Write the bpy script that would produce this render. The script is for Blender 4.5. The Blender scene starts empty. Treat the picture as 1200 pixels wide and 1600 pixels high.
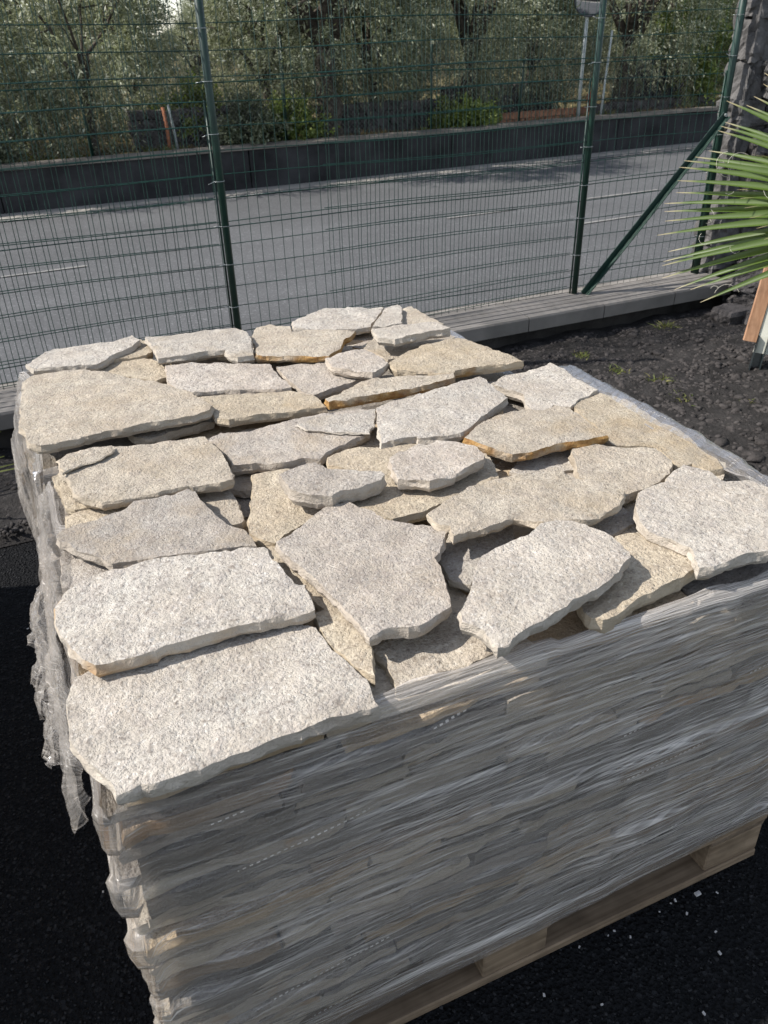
import bpy, bmesh, math, random
import numpy as np
from mathutils import Vector, Matrix, noise as mnoise
from mathutils.geometry import delaunay_2d_cdt

C = bpy.context.scene
COL = C.collection
rnd = random.Random(7)
R = math.radians

# ------------------------------------------------------------------ camera
cam_data = bpy.data.cameras.new('camera')
cam = bpy.data.objects.new('camera', cam_data)
COL.objects.link(cam)
cam_data.sensor_fit = 'VERTICAL'
cam_data.sensor_height = 36.0
cam_data.lens = 1247.67 / 1600 * 36.0
cam_data.clip_start = 0.05
cam_data.clip_end = 2000
cam_data.dof.use_dof = True
cam_data.dof.focus_distance = 1.55
cam_data.dof.aperture_fstop = 12.0
def cam_axes(yaw, pitch, roll):
    cy, sy, cp, sp, cr, sr = math.cos(yaw), math.sin(yaw), math.cos(pitch), math.sin(pitch), math.cos(roll), math.sin(roll)
    f = Vector((sy*cp, cy*cp, -sp)); r = Vector((cy, -sy, 0)); u = r.cross(f)
    return r*cr + u*sr, u*cr - r*sr, f
ax_r, ax_u, ax_f = cam_axes(0.401029, 0.545003, -0.02717)
cam.matrix_world = Matrix(((ax_r.x, ax_u.x, -ax_f.x, 0.0618), (ax_r.y, ax_u.y, -ax_f.y, -0.6903),
                           (ax_r.z, ax_u.z, -ax_f.z, 1.5441), (0, 0, 0, 1)))
C.camera = cam

# ------------------------------------------------------------------ sky, sun, exposure
SUN_EL, SUN_AZ = R(46), R(-72)          # azimuth from +Y towards +X
world = bpy.data.worlds.new('World'); C.world = world
world.use_nodes = True
wn = world.node_tree
for n in list(wn.nodes): wn.nodes.remove(n)
sky = wn.nodes.new('ShaderNodeTexSky'); sky.sky_type = 'NISHITA'; sky.sun_disc = False
sky.sun_elevation = SUN_EL; sky.sun_rotation = SUN_AZ
bg = wn.nodes.new('ShaderNodeBackground'); bg.inputs['Strength'].default_value = 0.135
sky.air_density = 0.9; sky.dust_density = 0.5; sky.ozone_density = 0.5
wo = wn.nodes.new('ShaderNodeOutputWorld')
hs = wn.nodes.new('ShaderNodeHueSaturation'); hs.inputs['Saturation'].default_value = 0.58     # hazy, washed out sky
wn.links.new(sky.outputs[0], hs.inputs['Color']); wn.links.new(hs.outputs[0], bg.inputs[0]); wn.links.new(bg.outputs[0], wo.inputs[0])
sun_data = bpy.data.lights.new('sun', 'SUN'); sun_data.energy = 4.0; sun_data.angle = R(0.5)
sun_data.color = (1.0, 0.955, 0.895)
sun = bpy.data.objects.new('sun', sun_data); COL.objects.link(sun)
sdir = Vector((math.sin(SUN_AZ)*math.cos(SUN_EL), math.cos(SUN_AZ)*math.cos(SUN_EL), math.sin(SUN_EL)))
sun.rotation_euler = sdir.to_track_quat('Z', 'Y').to_euler(); sun.location = (-4, 2, 6)
C.view_settings.view_transform = 'Standard'; C.view_settings.look = 'None'
C.view_settings.gamma = 1.0; C.view_settings.use_curve_mapping = False
C.view_settings.exposure = 0.82
C.render.engine = 'CYCLES'
C.cycles.max_bounces = 8; C.cycles.transparent_max_bounces = 16
C.cycles.diffuse_bounces = 4

# ------------------------------------------------------------------ helpers
def mat(name):
    m = bpy.data.materials.new(name); m.use_nodes = True
    nt = m.node_tree
    for n in list(nt.nodes): nt.nodes.remove(n)
    return m, nt
def N(nt, typ, out=0, props=None, **inp):
    n = nt.nodes.new('ShaderNode' + typ)
    for k, v in (props or {}).items(): setattr(n, k, v)
    for k, v in inp.items():
        key = int(k[1:]) if k[0] == 'i' and k[1:].isdigit() else k.replace('_', ' ')
        s = n.inputs[key]
        if isinstance(v, bpy.types.NodeSocket): nt.links.new(v, s)
        else:
            if hasattr(s.default_value, '__len__') and not hasattr(v, '__len__'): v = (v, v, v)
            if s.type == 'RGBA' and len(v) == 3: v = (*v, 1)
            s.default_value = v
    return n.outputs[out]
def ramp(nt, fac, stops, interp='LINEAR'):
    n = nt.nodes.new('ShaderNodeValToRGB'); cr = n.color_ramp; cr.interpolation = interp
    while len(cr.elements) > len(stops): cr.elements.remove(cr.elements[-1])
    while len(cr.elements) < len(stops): cr.elements.new(1)
    for e, (p, c) in zip(cr.elements, stops):
        e.position = p; e.color = (c, c, c, 1) if not hasattr(c, '__len__') else (*c, 1)
    nt.links.new(fac, n.inputs[0]); return n.outputs[0]
def mixc(nt, fac, a, b, mode='MIX'):
    n = nt.nodes.new('ShaderNodeMix'); n.data_type = 'RGBA'; n.blend_type = mode
    for idx, v in ((0, fac), (6, a), (7, b)):
        s = n.inputs[idx]
        if isinstance(v, bpy.types.NodeSocket): nt.links.new(v, s)
        else: s.default_value = v if idx == 0 else (*v, 1)
    return n.outputs[2]
def finish(nt, shader):
    o = nt.nodes.new('ShaderNodeOutputMaterial'); nt.links.new(shader, o.inputs[0])
def noise_tex(nt, vec, scale, detail=3, rough=0.55, dist=0.0):
    return N(nt, 'TexNoise', Vector=vec, Scale=scale, Detail=detail, Roughness=rough, Distortion=dist)
def coords(nt, which='Object'):
    n = nt.nodes.new('ShaderNodeTexCoord'); return n.outputs[which]
def mapping(nt, vec, scale=(1,1,1), rot=(0,0,0)):
    return N(nt, 'Mapping', Vector=vec, Scale=scale, Rotation=rot)
def bump(nt, h, strength, dist, normal=None):
    kw = dict(Height=h, Strength=strength, Distance=dist)
    if normal is not None: kw['Normal'] = normal
    return N(nt, 'Bump', **kw)
def simple(name, col, rough=0.7, nscale=8, var=0.25, bscale=60, bst=0.3, bdist=0.002, metal=0.0, spec=0.4):
    m, nt = mat(name); co = coords(nt)
    f = noise_tex(nt, co, nscale, 4)
    c = ramp(nt, f, [(0.3, tuple(x*(1-var) for x in col)), (0.7, tuple(min(1, x*(1+var)) for x in col))])
    nrm = bump(nt, noise_tex(nt, co, bscale, 4), bst, bdist)
    finish(nt, N(nt, 'BsdfPrincipled', Base_Color=c, Roughness=rough, Metallic=metal, Normal=nrm, Specular_IOR_Level=spec))
    return m

class MB:
    def __init__(s): s.v = []; s.f = []; s.mi = []
    def add(s, vs, fs, mi=0):
        b = len(s.v); s.v.extend(tuple(v) for v in vs)
        for f in fs: s.f.append(tuple(b+i for i in f)); s.mi.append(mi)
    def box(s, x0, x1, y0, y1, z0, z1, mi=0, M=None, jit=0):
        vs = [Vector((x, y, z)) for z in (z0, z1) for y in (y0, y1) for x in (x0, x1)]
        if jit: vs = [v + Vector((rnd.uniform(-jit, jit), rnd.uniform(-jit, jit), rnd.uniform(-jit, jit))) for v in vs]
        if M is not None: vs = [M @ v for v in vs]
        s.add(vs, [(0,2,3,1), (4,5,7,6), (0,1,5,4), (2,6,7,3), (0,4,6,2), (1,3,7,5)], mi)
    def tube(s, pts, rad, n=8, mi=0, caps=True):
        pts = [Vector(p) for p in pts]
        rad = rad if hasattr(rad, '__len__') else [rad]*len(pts)
        b = len(s.v); side = None
        for i, p in enumerate(pts):
            d = (pts[min(i+1, len(pts)-1)] - pts[max(i-1, 0)]).normalized()
            if side is None: side = d.cross(Vector((0.31, 0.2, 0.93)) if abs(d.z) < 0.9 else Vector((1, 0, 0))).normalized()
            side = (side - d*side.dot(d)).normalized(); up = d.cross(side)
            for k in range(n):
                a = 2*math.pi*k/n
                s.v.append(tuple(p + (side*math.cos(a) + up*math.sin(a))*rad[i]))
        for i in range(len(pts)-1):
            for k in range(n):
                k2 = (k+1) % n
                s.f.append((b+i*n+k, b+i*n+k2, b+(i+1)*n+k2, b+(i+1)*n+k)); s.mi.append(mi)
        if caps:
            s.f.append(tuple(b+k for k in range(n))[::-1]); s.mi.append(mi)
            e = b+(len(pts)-1)*n
            s.f.append(tuple(e+k for k in range(n))); s.mi.append(mi)
    def mesh(s, name, mats, smooth=False):
        me = bpy.data.meshes.new(name); me.from_pydata(s.v, [], s.f)
        for m in (mats if isinstance(mats, (list, tuple)) else [mats]): me.materials.append(m)
        me.polygons.foreach_set('material_index', s.mi)
        if smooth: me.polygons.foreach_set('use_smooth', [True]*len(me.polygons))
        me.update(); return me
    def build(s, name, mats, parent=None, smooth=False, loc=None):
        return link(name, s.mesh(name, mats, smooth), parent, loc)
def link(name, me, parent=None, loc=None):
    o = bpy.data.objects.new(name, me); COL.objects.link(o)
    if parent is not None: o.parent = parent
    if loc is not None: o.location = loc
    return o
def tag(o, label=None, cat=None, group=None, kind=None):
    if label: o['label'] = label
    if cat: o['category'] = cat
    if group: o['group'] = group
    if kind: o['kind'] = kind
    return o
def thing(name, label, cat, loc=(0,0,0), rotz=0.0, group=None):
    o = bpy.data.objects.new(name, None); COL.objects.link(o)
    o.location = loc; o.rotation_euler = (0, 0, rotz); o.empty_display_size = 0.1
    return tag(o, label, cat, group)
def np_mesh(name, V, F, mats, smooth=False):
    """V (n,3), F (m,k) arrays"""
    me = bpy.data.meshes.new(name); m, k = F.shape
    me.vertices.add(len(V)); me.vertices.foreach_set('co', np.asarray(V, np.float32).ravel())
    me.loops.add(m*k); me.loops.foreach_set('vertex_index', F.astype(np.int32).ravel())
    me.polygons.add(m); me.polygons.foreach_set('loop_start', np.arange(0, m*k, k, dtype=np.int32))
    for mm in (mats if isinstance(mats, (list, tuple)) else [mats]): me.materials.append(mm)
    if smooth: me.polygons.foreach_set('use_smooth', np.ones(m, bool))
    me.update(calc_edges=True); me.validate(); return me
def scatter(name, base_v, base_f, pos, size, rs, mats, flat=0.7, jitter=0.0, smooth=False):
    """one mesh of many small randomly turned lumps"""
    n = len(pos); k = len(base_v)
    a = rs.uniform(0, 2*np.pi, n); t = rs.uniform(-0.5, 0.5, n)
    sc = size[:, None]*rs.uniform(0.65, 1.35, (n, 3)); sc[:, 2] *= flat
    P = np.repeat(base_v[None], n, 0)*1.0
    if jitter: P = P*(1 + rs.uniform(-jitter, jitter, (n, k, 1)))
    P = P*sc[:, None, :]
    ct, st_ = np.cos(t)[:, None], np.sin(t)[:, None]
    y, z = P[..., 1]*ct - P[..., 2]*st_, P[..., 1]*st_ + P[..., 2]*ct
    ca, sa = np.cos(a)[:, None], np.sin(a)[:, None]
    X = P[..., 0]*ca - y*sa; Y = P[..., 0]*sa + y*ca
    V = np.stack([X, Y, z], -1) + pos[:, None, :]
    F = (base_f[None] + (np.arange(n)*k)[:, None, None]).reshape(-1, base_f.shape[1])
    return np_mesh(name, V.reshape(-1, 3), F, mats, smooth)
_t = (1+5**.5)/2
ICO_V = np.array([(-1,_t,0),(1,_t,0),(-1,-_t,0),(1,-_t,0),(0,-1,_t),(0,1,_t),(0,-1,-_t),(0,1,-_t),(_t,0,-1),(_t,0,1),(-_t,0,-1),(-_t,0,1)])/1.9
ICO_F = np.array([(0,11,5),(0,5,1),(0,1,7),(0,7,10),(0,10,11),(1,5,9),(5,11,4),(11,10,2),(10,7,6),(7,1,8),(3,9,4),(3,4,2),(3,2,6),(3,6,8),(3,8,9),(4,9,5),(2,4,11),(6,2,10),(8,6,7),(9,8,1)])
OCT_V = np.array([(1,0,0),(-1,0,0),(0,1,0),(0,-1,0),(0,0,1),(0,0,-1)], float)
OCT_F = np.array([(0,2,4),(2,1,4),(1,3,4),(3,0,4),(2,0,5),(1,2,5),(3,1,5),(0,3,5)])
def fbm(x, y, z=0.0, o=3):
    return mnoise.fractal(Vector((x, y, z)), 1.0, 2.0, o)

# ------------------------------------------------------------------ materials
def stone_material(name, side=False, ochre=0):
    m, nt = mat(name); co = coords(nt)
    oi = nt.nodes.new('ShaderNodeObjectInfo')
    co = N(nt, 'VectorMath', props={'operation': 'SCALE'}, i0=co, Scale=N(nt, 'Math', props={'operation': 'MULTIPLY_ADD'}, i0=oi.outputs['Random'], i1=0.7, i2=0.85))
    off = N(nt, 'VectorMath', props={'operation': 'ADD'}, i0=co, i1=N(nt, 'VectorMath', props={'operation': 'SCALE'}, i0=oi.outputs['Location'], Scale=3.7))
    big = noise_tex(nt, off, 9, 4); mid = noise_tex(nt, off, 42, 4, 0.6); fine = noise_tex(nt, off, 230, 3, 0.7); pit = noise_tex(nt, off, 105, 4, 0.72)
    if not side:
        c = ramp(nt, big, [(0.28, (0.365, 0.32, 0.268)), (0.5, (0.42, 0.38, 0.325)), (0.75, (0.47, 0.44, 0.39))])
        c = mixc(nt, ramp(nt, mid, [(0.42, 0.0), (0.68, 0.55)]), c, (0.31, 0.275, 0.25))
        c = mixc(nt, ramp(nt, fine, [(0.54, 0.0), (0.68, 0.5)]), c, (0.175, 0.145, 0.118))
        c = mixc(nt, ramp(nt, N(nt, 'Math', props={'operation': 'MULTIPLY'}, i0=pit, i1=N(nt, 'Math', props={'operation': 'MULTIPLY_ADD'}, i0=big, i1=0.5, i2=0.75)), [(0.55, 0.0), (0.68, 0.65)]), c, (0.165, 0.14, 0.122))
        c = mixc(nt, ramp(nt, noise_tex(nt, off, 170, 2, 0.6), [(0.56, 0.0), (0.68, 0.6)]), c, (0.55, 0.52, 0.475))
        c = mixc(nt, ramp(nt, noise_tex(nt, off, 66, 3, 0.6), [(0.62, 0.0), (0.72, 0.55)]), c, (0.17, 0.14, 0.115))
        c = mixc(nt, 1.0, c, ramp(nt, noise_tex(nt, off, 16, 4, 0.65), [(0.32, 0.86), (0.68, 1.12)]), 'MULTIPLY')
        stain = N(nt, 'Math', props={'operation': 'MULTIPLY'}, i0=ramp(nt, noise_tex(nt, off, 5.5, 4, 0.65), [(0.5, 0.0), (0.72, 0.8)]), i1=N(nt, 'Math', props={'operation': 'POWER'}, i0=oi.outputs['Random'], i1=1.5))
        c = mixc(nt, stain, c, (0.36, 0.285, 0.19))
        h = N(nt, 'Math', props={'operation': 'ADD'}, i0=mid, i1=N(nt, 'Math', props={'operation': 'MULTIPLY'}, i0=pit, i1=0.9))
        h = N(nt, 'Math', props={'operation': 'ADD'}, i0=h, i1=N(nt, 'Math', props={'operation': 'MULTIPLY'}, i0=fine, i1=0.5))
        nrm = bump(nt, h, 0.9, 0.0075)
    else:
        lay = noise_tex(nt, mapping(nt, off, (30, 30, 60)), 1.6, 4, 0.7)
        c = ramp(nt, big, [(0.3, (0.375, 0.325, 0.268)), (0.7, (0.46, 0.415, 0.35))])
        c = mixc(nt, ramp(nt, lay, [(0.4, 0.0), (0.75, 0.35)]), c, (0.31, 0.268, 0.225))
        c = mixc(nt, ramp(nt, fine, [(0.58, 0.0), (0.75, 0.45)]), c, (0.22, 0.185, 0.15))
        if ochre:
            lo = 0.60 if ochre == 1 else 0.42
            c = mixc(nt, ramp(nt, noise_tex(nt, off, 8, 3), [(lo - 0.08, 0.0), (lo + 0.10, 0.97)]), c,
                     ramp(nt, mid, [(0.3, (0.24, 0.115, 0.04)), (0.55, (0.37, 0.225, 0.085)), (0.75, (0.42, 0.32, 0.19))]))
        nrm = bump(nt, N(nt, 'Math', props={'operation': 'ADD'}, i0=pit, i1=lay), 0.8, 0.006)
    c = mixc(nt, 1.0, c, oi.outputs['Color'], 'MULTIPLY')
    finish(nt, N(nt, 'BsdfPrincipled', Base_Color=c, Roughness=0.92, Specular_IOR_Level=0.18, Normal=nrm))
    return m
M_TOP = stone_material('pitted_stone_face'); M_SIDE = stone_material('riven_stone_edge', True)
M_OCH1 = stone_material('riven_stone_edge_with_rust', True, 1); M_OCH2 = stone_material('rusty_stone_edge', True, 2)

def film_material(name, base, streak, gloss_r=0.22, contact=False, fk=1.0):
    """clear stretch film with milky drawn-out streaks; UV = metres along and up the wrap"""
    m, nt = mat(name); uv = coords(nt, 'UV')
    def streaks(sl, kx, kz, det=3, ro=0.6):
        xyz = nt.nodes.new('ShaderNodeSeparateXYZ'); nt.links.new(uv, xyz.inputs[0])
        zz = N(nt, 'Math', props={'operation': 'MULTIPLY_ADD'}, i0=xyz.outputs[0], i1=sl, i2=xyz.outputs[1])
        v = N(nt, 'CombineXYZ', X=N(nt, 'Math', props={'operation': 'MULTIPLY'}, i0=xyz.outputs[0], i1=kx),
              Y=N(nt, 'Math', props={'operation': 'MULTIPLY'}, i0=zz, i1=kz))
        return noise_tex(nt, v, 1.0, det, ro), zz, xyz.outputs[0]
    a, za, s0 = streaks(0.02, 1.1, 150); b, zb, _ = streaks(-0.12, 1.4, 270, 2); d, zd, _ = streaks(0.11, 1.0, 210, 3)
    w, _, _ = streaks(0.0, 1.7, 9, 3)              # broad patches of many or few passes
    e, ze, _ = streaks(-0.03, 4.0, 420, 2)
    def mul(x, y): return N(nt, 'Math', props={'operation': 'MULTIPLY'}, i0=x, i1=y)
    def add(x, y): return N(nt, 'Math', props={'operation': 'ADD'}, i0=x, i1=y)
    st = add(add(mul(ramp(nt, a, [(0.38, 0.0), (0.62, 1.0)]), 0.40), mul(ramp(nt, b, [(0.46, 0.0), (0.62, 1.0)]), 0.40)),
             add(mul(ramp(nt, d, [(0.46, 0.0), (0.64, 1.0)]), 0.38), mul(ramp(nt, e, [(0.5, 0.0), (0.75, 1.0)]), 0.25)))
    wf = mul(ramp(nt, w, [(0.30, 0.45), (0.62, 1.0)]), ramp(nt, mul(s0, 0.45), [(0.0, 0.7), (0.30, 0.38), (0.41, 0.38), (0.52, 0.75), (0.72, 1.0)]))
    if contact:      # clear where the film lies on a stone, milky where it spans a hollow
        cu = nt.nodes.new('ShaderNodeUVMap'); cu.uv_map = 'contact'
        gx = nt.nodes.new('ShaderNodeSeparateXYZ'); nt.links.new(cu.outputs[0], gx.inputs[0])
        wf = mul(wf, ramp(nt, gx.outputs[0], [(0.12, 0.42), (0.45, 0.85), (1.0, 1.1)]))
    op = N(nt, 'Math', props={'operation': 'MULTIPLY_ADD', 'use_clamp': True}, i0=mul(st, wf), i1=streak, i2=base)
    # beaded tear lines along the wrap
    fr = N(nt, 'Math', props={'operation': 'FRACT'}, i0=mul(zb, 9.3))
    ln = N(nt, 'Math', props={'operation': 'COMPARE'}, i0=fr, i1=0.5, i2=0.011)
    dt = N(nt, 'Math', props={'operation': 'GREATER_THAN'}, i0=N(nt, 'Math', props={'operation': 'FRACT'}, i0=mul(s0, 105)), i1=0.5)
    msk = N(nt, 'Math', props={'operation': 'GREATER_THAN'}, i0=noise_tex(nt, N(nt, 'CombineXYZ', X=s0, Y=N(nt, 'Math', props={'operation': 'FLOOR'}, i0=mul(zb, 9.3))), 3.3, 1), i1=0.57)
    beads = mul(mul(ln, dt), msk)
    thr = mul(ramp(nt, e, [(0.60, 0.0), (0.68, 1.0)]), ramp(nt, d, [(0.45, 0.0), (0.6, 1.0)]))
    op = add(op, mul(thr, 0.35))
    op = N(nt, 'Math', props={'operation': 'MAXIMUM'}, i0=op, i1=mul(beads, 0.9))
    hgt = add(mul(a, 0.8), add(mul(b, 0.6), mul(d, 0.7)))
    nrm = bump(nt, hgt, 0.6, 0.0035)
    col = ramp(nt, a, [(0.3, (0.72, 0.66, 0.59)), (0.7, (0.97, 0.895, 0.82))])
    dif = N(nt, 'BsdfDiffuse', Color=col, Normal=nrm); trl = N(nt, 'BsdfTranslucent', Color=(0.6, 0.6, 0.59), Normal=nrm)
    milk = N(nt, 'MixShader', Fac=0.35, i1=dif, i2=trl)
    clear = N(nt, 'BsdfTransparent', Color=(0.93, 0.93, 0.93))
    body = N(nt, 'MixShader', Fac=op, i1=clear, i2=milk)
    fres = N(nt, 'Fresnel', IOR=1.38, Normal=nrm)
    gl = N(nt, 'BsdfGlossy', Color=(0.95, 0.95, 0.95), Roughness=gloss_r, Normal=nrm)
    finish(nt, N(nt, 'MixShader', Fac=mul(fres, fk), i1=body, i2=gl))
    return m
M_FILM = film_material('stretch_film', 0.08, 1.12, 0.25, True, 0.8)
M_GATHER = film_material('gathered_film', 0.04, 0.36, 0.14, False, 0.35)

def wood_material(name, dark, light, axis=0):
    m, nt = mat(name); co = coords(nt)
    sc = [55, 55, 55]; sc[axis] = 2.2
    g = noise_tex(nt, mapping(nt, co, tuple(sc)), 1.0, 4, 0.6, 0.4)
    c = ramp(nt, g, [(0.3, dark), (0.7, light)])
    c = mixc(nt, ramp(nt, noise_tex(nt, co, 14, 3), [(0.45, 0.0), (0.75, 0.55)]), c, tuple(x*0.45 for x in dark))
    finish(nt, N(nt, 'BsdfPrincipled', Base_Color=c, Roughness=0.85, Specular_IOR_Level=0.2, Normal=bump(nt, g, 0.5, 0.002)))
    return m
M_WOODX = wood_material('weathered_pallet_wood', (0.12, 0.082, 0.05), (0.30, 0.22, 0.145), 0)
M_WOODY = wood_material('pallet_cross_wood', (0.115, 0.08, 0.052), (0.24, 0.18, 0.125), 1)
M_ORANGE = wood_material('orange_wood', (0.30, 0.16, 0.09), (0.46, 0.27, 0.165), 2)

def asphalt_material(name, dark, light, gscale, speck, patch=0.25, bst=0.7, bd=0.004, spec=0.3):
    m, nt = mat(name); co = coords(nt)
    v = nt.nodes.new('ShaderNodeTexVoronoi'); v.inputs['Scale'].default_value = gscale; nt.links.new(co, v.inputs['Vector'])
    fine = noise_tex(nt, co, gscale*0.8, 3, 0.65)
    c = ramp(nt, fine, [(0.3, dark), (0.7, light)])
    sep = N(nt, 'SeparateColor', Color=v.outputs['Color'])
    c = mixc(nt, ramp(nt, sep, [(0.90, 0.0), (0.96, speck)]), c, tuple(min(1, x*2.6 + 0.02) for x in light))
    pt = ramp(nt, noise_tex(nt, mapping(nt, co, (0.35, 1.2, 1)), 1.3, 5, 0.6), [(0.3, 1 - patch), (0.7, 1 + patch)])
    c = mixc(nt, 1.0, c, pt, 'MULTIPLY')
    h = N(nt, 'Math', props={'operation': 'ADD'}, i0=v.outputs['Distance'], i1=fine)
    finish(nt, N(nt, 'BsdfPrincipled', Base_Color=c, Roughness=0.88, Specular_IOR_Level=spec, Normal=bump(nt, h, bst, bd)))
    return m
M_YARD = asphalt_material('yard_asphalt', (0.005, 0.0052, 0.0058), (0.017, 0.0173, 0.0183), 130, 0.25, 0.2, 1.0, 0.010, 0.06)
M_ROAD = asphalt_material('road_asphalt', (0.060, 0.061, 0.063), (0.097, 0.098, 0.100), 90, 0.3, 0.15, 0.3, 0.003)
M_SOIL = simple('lava_soil', (0.024, 0.022, 0.021), 0.95, 14, 0.5, 70, 1.0, 0.012, spec=0.2)
M_CLOD = simple('lava_clod', (0.048, 0.043, 0.041), 0.95, 25, 0.45, 120, 0.9, 0.006, spec=0.2)
M_GRIT = simple('asphalt_grit', (0.020, 0.020, 0.021), 0.85, 60, 0.5, 200, 0.5, 0.002, spec=0.2)
M_CHIP = simple('pale_stone_chip', (0.45, 0.43, 0.41), 0.9, 60, 0.2)
M_CONC = simple('kerb_concrete', (0.19, 0.175, 0.158), 0.9, 5, 0.22, 160, 0.5, 0.002, spec=0.2)
M_WALK = simple('walk_concrete', (0.26, 0.245, 0.22), 0.9, 3, 0.18, 120, 0.5, 0.003, spec=0.2)
M_KBASE = simple('kerb_base_render', (0.04, 0.037, 0.035), 0.95, 6, 0.5, 60, 0.8, 0.006, spec=0.15)
M_FARWALL = simple('dark_wall_concrete', (0.036, 0.036, 0.037), 0.95, 2.5, 0.45, 30, 0.6, 0.01, spec=0.15)
M_COPE = simple('wall_coping_concrete', (0.17, 0.152, 0.13), 0.9, 3, 0.3, 40, 0.5, 0.004, spec=0.2)
M_PAINT = simple('worn_road_paint', (0.20, 0.195, 0.185), 0.8, 7, 0.25, 80, 0.3, 0.002)
M_LAVA = simple('lava_stone', (0.085, 0.078, 0.076), 0.95, 9, 0.45, 55, 1.0, 0.012, spec=0.15)
M_QUOIN = simple('grey_quoin_stone', (0.105, 0.10, 0.097), 0.95, 9, 0.45, 45, 0.9, 0.008, spec=0.15)
M_MORTAR = simple('grey_mortar', (0.20, 0.185, 0.17), 0.95, 14, 0.3, 80, 0.8, 0.005, spec=0.15)
M_GREEN = simple('green_coated_steel', (0.004, 0.026, 0.017), 0.5, 20, 0.25, 300, 0.1, 0.0005, spec=0.5)
M_WIRE = simple('green_coated_wire', (0.005, 0.032, 0.024), 0.4, 20, 0.2, 300, 0.05, 0.0003)
M_ZINC = simple('galvanised_wire', (0.32, 0.34, 0.33), 0.4, 30, 0.2, 200, 0.1, 0.0005, metal=0.6)
M_CHAIN = simple('dull_chain_wire', (0.10, 0.105, 0.10), 0.6, 30, 0.2)
M_POLE = simple('grey_painted_pole', (0.42, 0.45, 0.44), 0.45, 30, 0.15)
M_BLACKST = simple('black_steel', (0.018, 0.024, 0.026), 0.3, 30, 0.3, spec=0.6)
M_PANEL = simple('cream_board', (0.66, 0.65, 0.56), 0.6, 12, 0.08, 120, 0.1, 0.0005)
M_BARK = simple('olive_bark', (0.085, 0.072, 0.058), 0.95, 18, 0.5, 40, 1.0, 0.02, spec=0.1)
M_DRY = simple('dry_grass_ground', (0.105, 0.088, 0.045), 0.95, 1.6, 0.45, 25, 0.9, 0.03, spec=0.1)
M_RUST = simple('rusty_steel', (0.36, 0.14, 0.07), 0.8, 16, 0.4)
M_RED = simple('faded_red_paint', (0.55, 0.14, 0.07), 0.6, 12, 0.3)
M_TERRA = simple('terracotta_brick', (0.34, 0.16, 0.09), 0.9, 9, 0.4)
M_DARKBOX = simple('dark_slatted_metal', (0.02, 0.022, 0.028), 0.5, 10, 0.3)
def leaf_material(name, c0, c1, c2, tr, rough=0.5):
    m, nt = mat(name)
    g = nt.nodes.new('ShaderNodeNewGeometry')
    c = ramp(nt, g.outputs['Random Per Island'], [(0.0, tuple(x*0.8 for x in c0)), (0.62, c1), (1.0, c2)])
    p = N(nt, 'BsdfPrincipled', Base_Color=c, Roughness=rough, Specular_IOR_Level=0.45)
    t = N(nt, 'BsdfTranslucent', Color=mixc(nt, 0.5, c, tr))
    finish(nt, N(nt, 'MixShader', Fac=0.35, i1=p, i2=t)); return m
M_OLIVE = leaf_material('olive_leaf', (0.085, 0.102, 0.055), (0.21, 0.23, 0.14), (0.50, 0.51, 0.39), (0.38, 0.41, 0.18))
M_OLIVE_D = leaf_material('dark_olive_leaf', (0.05, 0.065, 0.035), (0.13, 0.15, 0.09), (0.35, 0.37, 0.26), (0.24, 0.27, 0.11))
M_BUSH = leaf_material('bright_bush_leaf', (0.08, 0.12, 0.025), (0.16, 0.21, 0.045), (0.30, 0.34, 0.11), (0.2, 0.26, 0.05))
M_GRASS = leaf_material('grass_blade', (0.07, 0.10, 0.02), (0.14, 0.16, 0.04), (0.30, 0.26, 0.10), (0.2, 0.22, 0.05), 0.7)
M_STRAW = leaf_material('straw_blade', (0.20, 0.15, 0.07), (0.30, 0.22, 0.10), (0.42, 0.33, 0.17), (0.3, 0.22, 0.08), 0.8)
def palm_material():
    m, nt = mat('palm_leaf'); co = coords(nt, 'UV')
    st = noise_tex(nt, mapping(nt, co, (260, 3, 1)), 1.0, 2)
    c = ramp(nt, st, [(0.3, (0.040, 0.078, 0.010)), (0.7, (0.085, 0.130, 0.022))])
    sx = nt.nodes.new('ShaderNodeSeparateXYZ'); nt.links.new(co, sx.inputs[0])
    c = mixc(nt, ramp(nt, sx.outputs[1], [(0.90, 0.0), (0.99, 1.0)]), c, (0.36, 0.29, 0.17))
    p = N(nt, 'BsdfPrincipled', Base_Color=c, Roughness=0.42, Specular_IOR_Level=0.5)
    t = N(nt, 'BsdfTranslucent', Color=(0.30, 0.36, 0.06))
    finish(nt, N(nt, 'MixShader', Fac=0.22, i1=p, i2=t)); return m
M_PALM = palm_material()
M_FIBRE = simple('palm_fibre', (0.62, 0.58, 0.48), 0.8)
m, nt = mat('mirror_glass')
finish(nt, N(nt, 'BsdfPrincipled', Base_Color=(0.62, 0.64, 0.66), Metallic=1.0, Roughness=0.06)); M_MIRROR = m
M_RIM = simple('mirror_rim_plastic', (0.05, 0.05, 0.055), 0.5)

# ================================================================== THE SETTING
def sheet(name, pts, z, m, kind='structure', parent=None):
    b = MB(); b.add([(x, y, z) for x, y in pts], [tuple(range(len(pts)))]); o = b.build(name, m, parent); tag(o, kind=kind); return o
F0 = Vector((2.911, 3.111, 0.2)); FA = 0.01997
fd = Vector((math.cos(FA), math.sin(FA), 0)); fn = Vector((-fd.y, fd.x, 0))
def fx(t, o=0.0, z=0.2): p = F0 + fd*t + fn*o; return Vector((p.x, p.y, z))
FM = Matrix.Translation((F0.x, F0.y, 0)) @ Matrix.Rotation(FA, 4, 'Z')
ROAD_A = math.atan(0.048); RM = Matrix.Translation((0, 0, 0)) @ Matrix.Rotation(ROAD_A, 4, 'Z')

yard = sheet('yard_asphalt', [(-30, -30), (30, -30), (30, 2.95), (-30, 2.95)], 0.0, M_YARD)
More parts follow.
